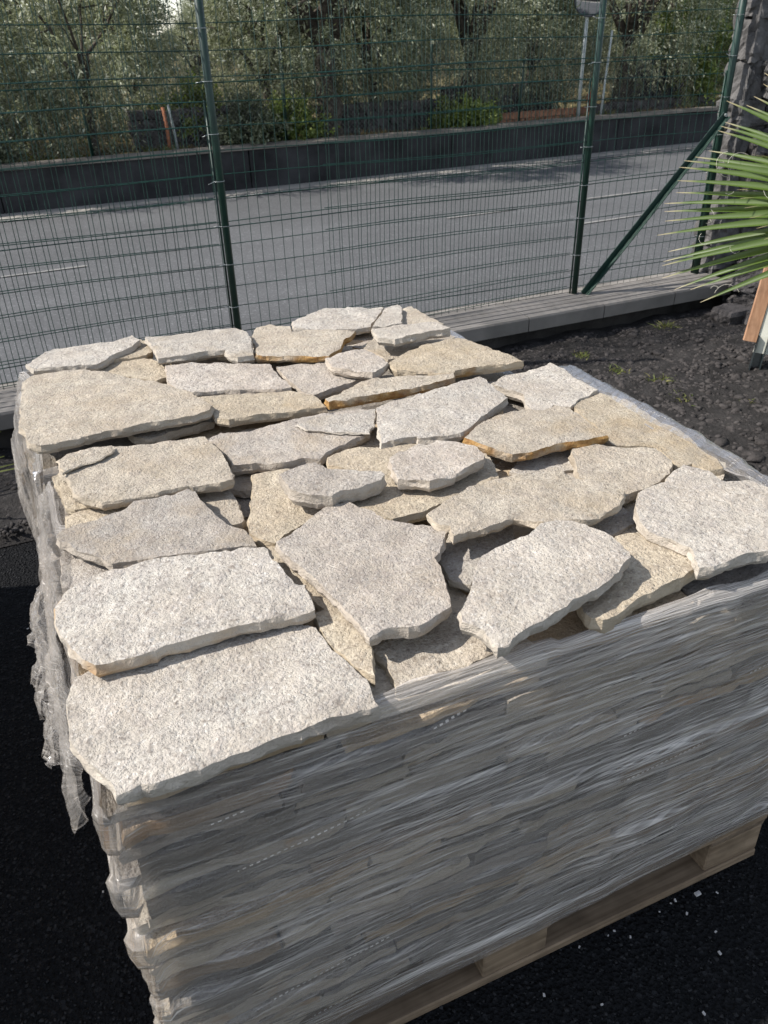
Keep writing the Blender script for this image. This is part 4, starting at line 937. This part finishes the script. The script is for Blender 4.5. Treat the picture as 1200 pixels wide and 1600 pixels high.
# ================================================================== BEYOND THE ROAD
def road_y(x, y): return y + 0.048*x
def rp(x, y, z): return Vector((x, road_y(x, y), z))
fw = thing('roadside_wall', 'long low dark concrete wall with a pale top across the road', 'wall', (0, 10.0, -0.25))
L = Matrix.Translation((0, -10.0, 0.25)) @ RM
b = MB()
xs_ = np.arange(-8, 24, 0.5)
x = -29.6
while x < 58:
    b = MB(); y_ = rnd.uniform(-.006, .006); b.box(x+.006, x+2.99, 9.98+y_, 10.22, -0.3, 0.255, M=L, jit=0.003); b.build('wall_panel', M_FARWALL, fw); x += 3.0
b = MB(); b.box(-30, 60, 10.02, 10.20, -0.3, 0.25, M=L); b.build('wall_core', M_FARWALL, fw)
x = -8.0
while x < 24:
    ln = rnd.uniform(1.6, 2.6); b = MB(); b.box(x+.004, x+ln-.004, 9.95, 10.25, 0.257+rnd.uniform(0, .006), 0.292+rnd.uniform(0, .012), M=L, jit=0.004)
    b.build('coping', M_COPE, fw); x += ln

# chain link fence standing on it
cf = thing('chain_link_fence', 'grey chain link fence on thin posts along the top of the roadside wall', 'fence', (0, 10.35, 0.2))
L = Matrix.Translation((0, -10.35, -0.2)) @ RM
for x, ht, m_, ln in ((-1.2, 1.35, M_GREEN, 0), (1.55, 1.30, M_GREEN, -0.03), (4.05, 1.5, M_GREEN, 0.02), (6.25, 1.40, M_GREEN, 0), (7.75, 1.1, M_GREEN, .04), (9.3, 1.43, M_POLE, 0.06), (12.0, 1.4, M_GREEN, 0)):
    b = MB(); b.tube([L @ Vector((x, 10.32, 0.15)), L @ Vector((x+ln, 10.32, ht))], 0.017, 8); b.build('post', m_, cf, True)
b = MB(); sp = 0.062; z0, z1 = 0.30, 1.38; r_ = 0.0016
for i in range(int(17/sp)):
    x = -1.5+i*sp
    for s in (1, -1):
        xa, xb = (x, x+(z1-z0)*s)
        p0, p1 = L @ Vector((xa, 10.34+.002*s, z0)), L @ Vector((xb, 10.34+.002*s, z1))
        d = Vector((0, 1, 0)).cross(p1-p0).normalized()*r_
        o = Vector((0, r_, 0)); vs = [p0+d, p0-d*.5+o, p0-d*.5-o, p1+d, p1-d*.5+o, p1-d*.5-o]
        b.add(vs, [(0, 1, 4, 3), (1, 2, 5, 4), (2, 0, 3, 5)])
tag(b.build('chain_mesh', M_CHAIN, cf), kind='stuff')

# convex road mirror
mp_ = rp(8.35, 10.32, 0.24)
mr = thing('convex_mirror', 'round convex traffic mirror on a thin grey pole standing at the roadside wall', 'mirror', mp_)
b = MB(); b.tube([(0, 0, 0), (0.0, 0, 1.78)], 0.026, 10); b.build('pole', M_POLE, mr, True)
dirn = (Vector((3.0, -2.0, 1.2)) - (mp_+Vector((0, 0, 1.72)))).normalized()
q = dirn.to_track_quat('Z', 'Y').to_matrix().to_4x4(); q.translation = Vector((-0.02, -0.07, 1.60))
b = MB(); n = 32; rings = 6; Rr = 0.225
vs = [(0, 0, 0.055)]; fs = []
for k in range(1, rings+1):
    t = k/rings
    for i in range(n): a = 2*math.pi*i/n; vs.append((Rr*t*math.cos(a), Rr*t*math.sin(a), 0.055*(1-t*t)))
for i in range(n): fs.append((0, 1+i, 1+(i+1) % n))
for k in range(rings-1):
    for i in range(n): fs.append((1+k*n+i, 1+(k+1)*n+i, 1+(k+1)*n+(i+1) % n, 1+k*n+(i+1) % n))
b.add([q @ Vector(v) for v in vs], fs); b.build('mirror_face', M_MIRROR, mr, True)
b = MB(); b.tube([q @ Vector((Rr*math.cos(a), Rr*math.sin(a), 0)) for a in np.linspace(0, 2*math.pi, 33)], 0.014, 6, caps=False); b.build('rim', M_RIM, mr, True)
b = MB(); b.add([q @ Vector((Rr*math.cos(2*math.pi*i/24), Rr*math.sin(2*math.pi*i/24), -0.004)) for i in range(24)] + [q @ Vector((0, 0, -0.05))], [(i, 24, (i+1) % 24) for i in range(24)]); b.build('back_shell', M_RIM, mr)

# small things along the field's edge
t = thing('hydrant_post', 'short faded red post with an orange foot beside the roadside wall', 'post', rp(8.75, 10.55, 0.22))
b = MB(); b.tube([(0, 0, 0), (0, 0, 0.24), (0, 0, 0.25), (0, 0, 0.36), (0, 0, 0.385)], [0.055, 0.055, 0.07, 0.065, 0.03], 12); b.build('post_body', M_RED, t, True)
b = MB(); b.tube([(0, 0, -.02), (0, 0, 0.12)], 0.075, 12); b.build('foot', M_ORANGE, t, True)
t = thing('rusty_stake', 'thin rusty stake standing in front of a dry stone wall on the left', 'stake', rp(2.02, 10.55, 0.2))
b = MB(); b.tube([(0, 0, 0), (0.01, 0, 0.3), (-0.01, 0, 0.56)], 0.022, 8); b.build('stake_rod', M_RUST, t, True)
b = MB(); b.tube([(-0.05, -.02, 0.02), (0.05, .02, 0.07)], 0.02, 8); b.build('base_lump', M_RUST, t, True)
t = thing('grey_stake', 'bleached wooden stake leaning next to the rusty stake', 'stake', rp(2.14, 10.6, 0.2))
b = MB(); b.tube([(0, 0, 0), (-0.02, 0, 0.3), (-0.05, 0, 0.58)], 0.017, 7); b.build('stake_rod', M_POLE, t, True)
t = thing('brick_row', 'low row of terracotta bricks behind the mirror pole', 'brick row', rp(7.9, 10.75, 0.2))
for k in range(14):
    for r in range(2):
        b = MB(); b.box(-.12, .12, -.06, .06, 0, 0.085, jit=0.004)
        o = b.build('brick', M_TERRA, t, False, (-0.7+k*0.125*1.0 + (r*.06), rnd.uniform(-.02, .02)+k*.006, r*0.09)); o.scale.x = 0.5
t = thing('slatted_box', 'dark slatted metal box under the trees on the right', 'box', rp(10.6, 11.2, 0.25))
b = MB(); b.box(-.34, .34, -.3, .3, 0.18, 0.72); b.build('box_body', M_DARKBOX, t)
for k in range(8):
    b = MB(); b.box(-.36+k*.095, -.30+k*.095, -.33, -.303, 0.16, 0.75); b.build('slat', M_DARKBOX, t)
for sx in (-.3, .3):
    b = MB(); b.box(sx-.02, sx+.02, -.25, .25, -0.05, 0.18); b.build('leg', M_DARKBOX, t)
def dry_wall(name, label, x0, x1, y, h, seed):
    rr = random.Random(seed); p = rp(x0, y, 0.2); t = thing('dry_stone_wall', label, 'wall', p)
    z = 0; b = MB(); big = MB()
    while z < h:
        hh = rr.uniform(0.08, 0.15); x = x0+rr.uniform(-.05, .05)
        while x < x1:
            w_ = rr.uniform(0.1, 0.2)
            rock(b, x-x0, rr.uniform(-.03, .03)+0.048*(x-x0), z+hh/2+rr.uniform(-.015, .015), w_*1.1, 0.2, hh*1.1, rr.uniform(0, 99), 0.3, 2, 0.35); x += w_
        z += hh
    tag(b.build('stones', M_LAVA, t), kind='stuff')
dry_wall('a', 'dry stone wall of dark lava lumps behind the rusty stake', 1.75, 3.25, 10.95, 0.42, 3)
dry_wall('b', 'dry stone wall of dark lava lumps right of the thick olive trunk', 4.35, 6.3, 11.1, 0.40, 5)
dry_wall('c', 'dry stone wall of dark lava lumps behind the row of bricks', 6.6, 8.6, 11.5, 0.42, 8)
dry_wall('d', 'low lava stone edging below the dark slatted box', 8.9, 11.5, 10.72, 0.14, 9)

# ------------------------------------------------------------------ olive trees
def leaves_mesh(name, tips, rs, nleaf, ln, wd, m, droop=0.25, spread=0.22):
    """tips: (k,3) twig starts and (k,3) directions -> pairs of narrow leaves along each twig"""
    T, D_ = tips; k = len(T)
    f = rs.uniform(0, 1, (k, nleaf)); D2 = D_ + np.array([0, 0, -droop])
    base = T[:, None] + D2[:, None]*f[..., None]*spread + rs.normal(0, 0.012, (k, nleaf, 3))
    base = base.reshape(-1, 3); n = len(base)
    d = np.repeat(D2, nleaf, 0)*0.6 + rs.normal(0, 0.6, (n, 3)); d /= np.linalg.norm(d, axis=1)[:, None]
    s = np.cross(d, rs.normal(0, 1, (n, 3))); s /= np.linalg.norm(s, axis=1)[:, None]
    l = ln*rs.uniform(0.6, 1.25, (n, 1)); w = wd*rs.uniform(0.7, 1.3, (n, 1))
    V = np.stack([base, base+d*l*0.5+s*w*0.5, base+d*l, base+d*l*0.5-s*w*0.5], 1).reshape(-1, 3)
    F = np.arange(4*n).reshape(-1, 4)
    return np_mesh(name, V, F, m)
def olive_parts(seed, trunk_r, trunk_h, rad, zc, rz, m, nclump=70, ntw=26, nleaf=12, low=0.25, thin=False):
    rr = random.Random(seed); rs = np.random.RandomState(seed)
    b = MB()
    pts = [Vector((0, 0, -0.1))]; lean = Vector((rr.uniform(-.12, .12), rr.uniform(-.1, .1), 0))
    for i in range(1, 6): pts.append(Vector((lean.x*i/5+rr.uniform(-.25, .25)*trunk_r, lean.y*i/5+rr.uniform(-.25, .25)*trunk_r, trunk_h*i/5)))
    b.tube(pts, [trunk_r*(1.35 if i == 0 else 1.0-0.07*i)*rr.uniform(.92, 1.08) for i in range(6)], 9)
    top = pts[-1]; ends = []
    for k in range(7 if not thin else 4):
        a = 2*math.pi*k/(7 if not thin else 4)+rr.uniform(-.4, .4); ln = rad*rr.uniform(.55, .95); p = [top+Vector((0, 0, -trunk_h*0.15))]
        for i in range(1, 5):
            f = i/4; p.append(top + Vector((math.cos(a)*ln*f+rr.uniform(-.06, .06), math.sin(a)*ln*f+rr.uniform(-.06, .06), (zc-trunk_h+rz*0.6)*f**0.8*rr.uniform(.8, 1.05))))
        b.tube(p, [trunk_r*0.5*(1-0.2*i) for i in range(5)], 6)
        ends += p[2:]
        for _ in range(3):
            s = rr.choice(p[1:4]); e = s+Vector((rr.uniform(-.5, .5), rr.uniform(-.5, .5), rr.uniform(-.3, .5)))*rad*0.7
            b.tube([s, (s+e)/2+Vector((rr.uniform(-.05, .05), rr.uniform(-.05, .05), .05)), e], [trunk_r*.2, trunk_r*.13, trunk_r*.05], 5); ends.append(e)
    # clumps of leafy twigs through the crown's volume
    C_ = []
    while len(C_) < nclump:
        v = rs.normal(0, 1, 3); v /= np.linalg.norm(v); r0 = rs.uniform(0.45, 1.0)**0.6
        p = v*r0*np.array([rad, rad, rz]); p[2] += zc
        if p[2] < low: p[2] = low+rs.uniform(0, 0.3)
        C_.append(p)
    C_ = np.array(C_); cs = rs.uniform(0.5, 1.25, nclump)
    T = np.repeat(C_, ntw, 0) + rs.normal(0, 0.10, (nclump*ntw, 3))*np.repeat(cs, ntw)[:, None]
    D_ = T-np.array([0, 0, zc*0.9]); D_ /= np.linalg.norm(D_, axis=1)[:, None]+1e-6; D_ = D_ + rs.normal(0, 0.5, D_.shape)
    cr = leaves_mesh('crown', (T, D_), rs, nleaf, 0.060, 0.0165, m)
    return b.mesh('trunk', M_BARK, True), cr
kinds = {
 'A': olive_parts(1, 0.15, 1.0, 1.25, 1.65, 1.35, M_OLIVE, 120, 26, 12, 0.55),
 'B': olive_parts(2, 0.09, 0.8, 1.1, 1.30, 1.15, M_OLIVE, 110, 26, 12, 0.35),
 'C': olive_parts(3, 0.17, 1.1, 1.35, 1.75, 1.25, M_OLIVE_D, 125, 26, 12, 0.75),
 'D': olive_parts(4, 0.05, 0.7, 0.85, 1.1, 0.95, M_OLIVE, 90, 26, 12, 0.2, True),
}
def olive(kind, x, y, sc, rz, label, group='olive trees beyond the roadside wall'):
    t = thing('olive_tree', label, 'tree', (x, y, ter(x, y)-0.03), rz, group); t.scale = (sc, sc, sc*rnd.uniform(.95, 1.08))
    link('trunk', kinds[kind][0], t); link('crown', kinds[kind][1], t); return t
front = [('B', -0.5, 11.2, 1.0, 0.3, 'bushy olive tree at the left edge of the view, branches reaching the ground'),
 ('D', 1.15, 11.1, 1.15, 1.0, 'young olive with a thin leaning trunk, second from the left'),
 ('B', 3.85, 11.9, 0.9, 2.1, 'silvery olive seen just behind the left fence post'),
 ('C', 4.35, 10.95, 1.12, 0.6, 'dark olive with the thickest trunk, standing at the wall'),
 ('B', 5.5, 12.2, 0.95, 4.0, 'mid sized olive above the long lava stone wall'),
 ('A', 6.9, 11.7, 1.0, 2.6, 'grey green olive left of the convex mirror'),
 ('B', 8.25, 12.2, 0.95, 5.2, 'pale olive directly behind the mirror pole'),
 ('A', 9.75, 11.55, 1.12, 3.3, 'gnarled olive with an upright trunk beside the dark slatted box'),
 ('B', 11.7, 12.4, 1.1, 1.4, 'olive behind the bright bush near the stone wall'),
 ('A', 0.35, 13.4, 1.0, 5.0, 'olive in the second row behind the young thin olive'),
 ('C', -1.9, 12.5, 1.0, 2.0, 'dark olive past the left edge of the view')]
for a in front: olive(*a)
rr = random.Random(77)
for row, (yy, n_, s0) in enumerate(((15.0, 7, 0.95), (18.5, 8, 0.95), (23, 10, 0.72), (29.0, 13, 0.70), (36.0, 17, 0.72))):
    for i in range(n_):
        x = -1.5 + (yy*1.12+1.5)*(i+0.5)/n_ + rr.uniform(-.5, .5)
        small = abs(x/yy - 0.238) < 0.10
        olive(rr.choice('AABC'), x, yy+rr.uniform(-.8, .8), s0*rr.uniform(.75, 1.05)*(0.5 if small else 1), rr.uniform(0, 6), 'silvery olive tree further back in the grove', 'olive trees in the depth of the grove')
olive('A', 6.2, 26.0, 0.72, 1.0, 'small olive seen in the bright gap left of the left fence post', None)
olive('B', 4.3, 18.6, 0.66, 2.0, 'low bushy olive below the bright sky gap', None)
# bright bush at the right, small ones along the wall
def bush(x, y, r, h, label, m, seed, n=36, group=None):
    rs = np.random.RandomState(seed); t = thing('shrub', label, 'shrub', (x, y, ter(x, y)-0.02), 0, group)
    P = rs.normal(0, 1, (n, 3)); P /= np.linalg.norm(P, axis=1)[:, None]; P = P*rs.uniform(.4, 1, (n, 1))*np.array([r, r*.8, h*0.5]); P[:, 2] += h*0.5
    T = np.repeat(P, 22, 0)+rs.normal(0, 0.07, (n*22, 3)); D_ = P.repeat(22, 0)-np.array([0, 0, h*.3]); D_ /= np.linalg.norm(D_, axis=1)[:, None]
    T[:, 2] = np.maximum(T[:, 2], 0.03)
    link('foliage', leaves_mesh('foliage', (T, D_), rs, 8, 0.055, 0.028, m, 0.1, 0.12), t)
    b = MB()
    for k in range(6): e = P[rs.randint(n)]; b.tube([(0, 0, -.05), (e[0]*.4, e[1]*.4, e[2]*.6), tuple(e)], [0.02, 0.013, 0.005], 5)
    b.build('stem', M_BARK, t)
bush(11.05, 11.35, 0.85, 1.7, 'tall bright green leafy bush left of the lava stone wall end', M_BUSH, 3, 90)
bush(2.45, 11.3, 0.45, 0.75, 'yellow green shrub above the dry stone wall on the left', M_BUSH, 4, 40)
bush(3.7, 10.75, 0.35, 0.5, 'small sunlit shrub left of the thickest olive trunk', M_BUSH, 5)
bush(6.35, 10.75, 0.4, 0.4, 'low sunlit weeds at the end of the long lava stone wall', M_BUSH, 6)
bush(-0.3, 10.6, 0.45, 0.5, 'dark low shrub on the wall at the left edge', M_OLIVE_D, 7)
bush(3.1, 10.6, 0.40, 0.55, 'dark low shrub behind the left fence post', M_OLIVE_D, 9)
# dry grass on the field and along the wall
def blades(name, P, h, w, m, rs, lean=0.5):
    n = len(P); d = rs.normal(0, lean, (n, 3)); d[:, 2] = 1; d /= np.linalg.norm(d, axis=1)[:, None]
    s = np.cross(d, rs.normal(0, 1, (n, 3))); s /= np.linalg.norm(s, axis=1)[:, None]
    hh = h[:, None]; dr = d*np.array([1.9, 1.9, 0.55])
    V = np.stack([P-s*w, P+s*w, P+d*hh*0.55+s*w*.7, P+d*hh*0.55-s*w*.7, P+d*hh*0.55+dr*hh*0.4], 1).reshape(-1, 3)
    i = np.arange(n)[:, None]*5
    F = np.concatenate([i+np.array([[0, 1, 2]]), i+np.array([[0, 2, 3]]), i+np.array([[3, 2, 4]])])
    return np_mesh(name, V, F, m)
rs = np.random.RandomState(11)
n = 15000; X = rs.uniform(-1.5, 13.5, n); Y = 10.3+0.048*X+rs.exponential(0.9, n)
keep = np.array([mnoise.noise(Vector((x*1.1, y*1.1, 3))) for x, y in zip(X, Y)]) > -0.15; X, Y = X[keep], Y[keep]
P = np.column_stack([X, Y, [ter(x, y)-0.01 for x, y in zip(X, Y)]])
green = np.array([mnoise.noise(Vector((x*0.8, y*0.8, 8))) for x, y in zip(X, Y)]) > 0.02
tag(link('field_grass', blades('field_grass', P[green], rs.uniform(.06, .22, green.sum()), 0.006, M_GRASS, rs)), kind='stuff')
tag(link('dry_grass', blades('dry_grass', P[~green], rs.uniform(.05, .16, (~green).sum()), 0.005, M_STRAW, rs)), kind='stuff')

# ================================================================== NEAR PLANTS AND SMALL THINGS
def weed(x, y, r, n, label, seed, m=M_GRASS, h=0.05, cat='weed', group=None):
    rs = np.random.RandomState(seed); P = rs.normal(0, r*.45, (n, 3)); P[:, 2] = -0.005
    o = link('weed_tuft', blades('weed_tuft', P, rs.uniform(h*.5, h*1.3, n), 0.0032, m, rs, 0.8), None, (x, y, 0.035))
    tag(o, label, cat, group)
weed(3.30, 2.74, 0.05, 60, 'small green seedling in the soil below the kerb', 1, h=0.06)
weed(2.75, 2.14, 0.06, 80, 'yellow green weed in the middle of the soil bed', 2, h=0.04)
weed(2.69, 1.93, 0.06, 70, 'yellow green weed nearest the stacks in the soil bed', 3, h=0.035)
weed(2.62, 2.60, 0.05, 50, 'faint moss tuft in the soil close to the kerb shadow', 4, h=0.03)
weed(2.92, 1.75, 0.05, 60, 'small weed at the right of the soil bed', 5, h=0.035)
weed(2.65, 2.34, 0.05, 40, 'thin weed between the kerb and the yellow green weed', 6, h=0.03)
# strap leaves poking in at the left
t = thing('strap_plant', 'clump of long narrow green leaves in the gravel at the left edge', 'plant', (-0.62, 2.40, 0.02))
rs = np.random.RandomState(4)
for k in range(14):
    a = rs.uniform(-0.9, 0.9) if k > 3 else rs.uniform(-.25, .15); ln = rs.uniform(0.3, 0.52); up = rs.uniform(0.25, 0.75) if k > 3 else rs.uniform(.3, .42)
    if k > 9: a += math.pi
    b = MB(); vs = []; m_ = 7
    for i in range(m_):
        f = i/(m_-1); p = Vector((math.cos(a)*ln*f, math.sin(a)*ln*f, ln*(up*1.5*f - 0.75*up*f*f))); wv = Vector((-math.sin(a), math.cos(a), 0))*0.008*(1-f**2.5)+Vector((0, 0, .002))
        vs += [p-wv, p+wv]
    b.add(vs, [(2*i, 2*i+1, 2*i+3, 2*i+2) for i in range(m_-1)]); b.build('leaf', M_GRASS, t, True)

# fan palm: trunk and other leaves stand outside the frame at the right
hub = Vector((2.782, 1.072, 1.0)); HX, HY = 3.05, 0.92
palm = thing('fan_palm', 'fan palm with bright green split leaves reaching in from the right', 'palm', (HX, HY, 0.0))
def leaflet_geo(b, hub, d, nrm, ln, w, uvs, droop):
    d = d.normalized(); s = d.cross(nrm).normalized(); up = s.cross(d).normalized()
    m_ = 9; base = len(b.v)
    for i in range(m_):
        f = i/(m_-1); wf = w*(0.5+1.2*f if f < 0.3 else 0.86*(1-((f-.3)/.7)**1.25)) + 0.0006
        c0 = hub + d*ln*(0.12+0.88*f) - Vector((0, 0, droop*f**2.6))
        b.v += [tuple(c0+s*wf), tuple(c0-up*wf*0.85), tuple(c0-s*wf)]; uvs += [(0, f), (0.5, f), (1, f)]
    for i in range(m_-1):
        a = base+3*i
        b.f += [(a, a+1, a+4, a+3), (a+1, a+2, a+5, a+4)]; b.mi += [0, 0]
def set_uv(me, uvs):
    ul = me.uv_layers.new(name='leaf'); li = np.empty(len(me.loops), np.int32); me.loops.foreach_get('vertex_index', li)
    ul.data.foreach_set('uv', np.array(uvs, np.float32)[li].ravel())
nrm = (Vector((0.062, -0.69, 1.544))-hub).normalized() + Vector((0.0, 0.0, 0.35)); nrm.normalize()
e1 = -Vector(ax_r); e1 = (e1-nrm*e1.dot(nrm)).normalized(); e2 = nrm.cross(e1); 
if e2.dot(Vector((0, 0, 1))) < 0: e2 = -e2
rr = random.Random(3); ang = -14.0
leafroot = MB(); leafroot.tube([hub-palm.location+Vector((0.0, 0, 0)), Vector((0.12, -0.05, 0.86)), Vector((0.05, 0.0, 0.62))], [0.012, 0.012, 0.02], 8)
fan = leafroot.build('leaf_stalk', M_PALM, palm, True)
while ang < 172:
    a = R(ang); ln = 0.86 - 0.20*abs(ang-8)/100 + rr.uniform(-.03, .03)
    if ang < -8: ln -= 0.06
    uv = []; b = MB(); d = e1*math.cos(a)+e2*math.sin(a) + nrm*rr.uniform(-.05, .05)
    leaflet_geo(b, hub-palm.location, d, nrm+Vector((0, 0, .25)), ln, 0.0235, uv, 0.015+0.03*rr.random())
    me = b.mesh('leaflet', M_PALM, True); set_uv(me, uv); link('leaflet', me, fan)
    ang += rr.uniform(2.1, 3.1) if ang > -10 else rr.uniform(3.6, 5.0)
b = MB()
for k in range(12):                                        # curling threads between the leaflets
    a = R(rr.uniform(-20, 30)); p = hub-palm.location + (e1*math.cos(a)+e2*math.sin(a))*rr.uniform(.45, .78); c_ = rr.uniform(0.015, 0.05); t0 = rr.uniform(0, 6)
    q1, q2 = (e1+nrm*.5).normalized(), e2
    b.tube([p + q1*(c_*math.cos(t0+s*3.6)-c_*math.cos(t0)) + q2*(c_*math.sin(t0+s*3.6)-c_*math.sin(t0)) + nrm*0.01*s for s in np.linspace(0, rr.uniform(.5, 1), 9)], 0.0005, 4)
tag(b.build('leaf_threads', M_FIBRE, fan), kind='stuff')
for k, (az, el, L_) in enumerate(((-0.3, 0.5, 0.75), (0.9, 0.7, 0.7), (2.0, 0.55, 0.72), (-1.5, 0.35, 0.7), (3.6, 0.95, 0.6), (-2.2, 0.9, 0.62))):
    c_ = Vector((math.cos(az)*math.cos(el), math.sin(az)*math.cos(el), math.sin(el))); h2 = Vector((0.05, 0, 0.6))+c_*0.45
    b = MB(); b.tube([(0.05, 0, 0.6), h2], 0.012, 6); st_ = b.build('leaf_stalk', M_PALM, palm, True)
    uv = []; b = MB(); nr = (Vector((0, 0, 1))-c_*c_.z).normalized(); s_ = c_.cross(nr)
    for ang in np.arange(-120, 121, 5.0): leaflet_geo(b, h2, c_*math.cos(R(ang))+s_*math.sin(R(ang)), nr, L_*(1-.25*abs(ang)/120), 0.02, uv, 0.12)
    me = b.mesh('leaf_blade', M_PALM, True); set_uv(me, uv); link('leaf_blade', me, st_)
b = MB(); b.tube([(0, 0, -0.05), (0.02, 0, 0.2), (0.04, 0, 0.45), (0.05, 0, 0.66)], [0.11, 0.10, 0.09, 0.06], 12); b.build('trunk', M_BARK, palm, True)

# tilted board on a steel leg at the right edge
t = thing('tilted_board', 'cream board edged with orange wood on a dark steel leg at the right edge', 'board', (3.25, 2.08, 0.0))
ex = Vector((0.75, -0.6, -0.1)).normalized(); ez = Vector((0.55, -0.25, 0.80)); ez = (ez-ex*ez.dot(ex)).normalized(); ey = ez.cross(ex)
BMx = Matrix(((ex.x, ey.x, ez.x, 0), (ex.y, ey.y, ez.y, 0), (ex.z, ey.z, ez.z, 0), (0, 0, 0, 1)))
b = MB(); b.box(0.0, 0.75, -0.012, 0.006, 0.115, 0.75, M=BMx); b.build('panel', M_PANEL, t)
b = MB(); b.box(-0.062, -0.003, -0.018, 0.012, 0.165, 0.80, M=BMx, jit=.001); b.build('wood_strip', M_ORANGE, t)
for lx in (0.0, 0.62):
    b = MB(); b.box(lx, lx+0.05, -0.004, 0.0, -0.02, 0.20, M=BMx); b.box(lx, lx+0.004, -0.030, -0.0042, -0.02, 0.20, M=BMx); b.box(lx+0.046, lx+0.05, -0.030, -0.0042, -0.02, 0.20, M=BMx)
    lg = b.build('leg', M_BLACKST, t); tag(lg, None, None, None)
    b = MB(); b.box(lx-0.03, lx+0.085, -0.07, 0.05, -0.004, 0.006); b.build('foot_plate', M_ZINC, lg)

# pale chips dropped on the asphalt
chips = [(1.024,-.022,.010),(.973,-.014,.005),(.919,.004,.005),(.975,-.046,.005),(1.063,-.036,.004),(1.0,-.099,.004),(.976,-.135,.006),(.82,-.015,.004),(.841,-.038,.004),(.961,-.015,.003),(.803,-.017,.003),(.87,-.208,.005),(.712,-.119,.004),(.625,-.061,.005),(.928,-.02,.003),(.738,-.013,.004),(-.14,1.0,.005),(-.2,1.5,.005),(-.1,.5,.004)]
for i, (x, y, s) in enumerate(chips):
    b = MB(); rock(b, 0, 0, 0, s*1.2, s*0.8, s*0.5, i*7.7, 0.3, 2, 0.2)
    o = b.build('stone_chip', M_CHIP, None, False, (x, y, s*0.35)); o.rotation_euler = (0, 0, i*1.3)
    tag(o, 'largest white stone chip on the asphalt, by the pallet corner' if i == 0 else 'tiny white stone chip lying on the dark asphalt', 'stone chip', 'white chips on the asphalt' if i else None)

# another wrapped stack just outside the frame at the left; its shadow falls into the picture
for j, (yy, sd) in enumerate(((0.22, 51), (1.09, 52))):
    wooden_pallet(-1.99, yy, 1.2, 0.84, 'wooden pallet of the %s stack outside the frame on the left' % ('nearer', 'further')[j])
    l3 = stone_stack(-1.99, yy, 1.2, 0.84, 0.86, sd, 'none', '', '', 'slabs in the left stacks', 'stacked_slabs')
    film_wrap(-1.99, yy, 1.2, 0.84, l3, 0.87, 0.112, 'stretch film round the %s stack outside the frame on the left' % ('nearer', 'further')[j], 60+j, lambda s, u: (0.03, 0.01))
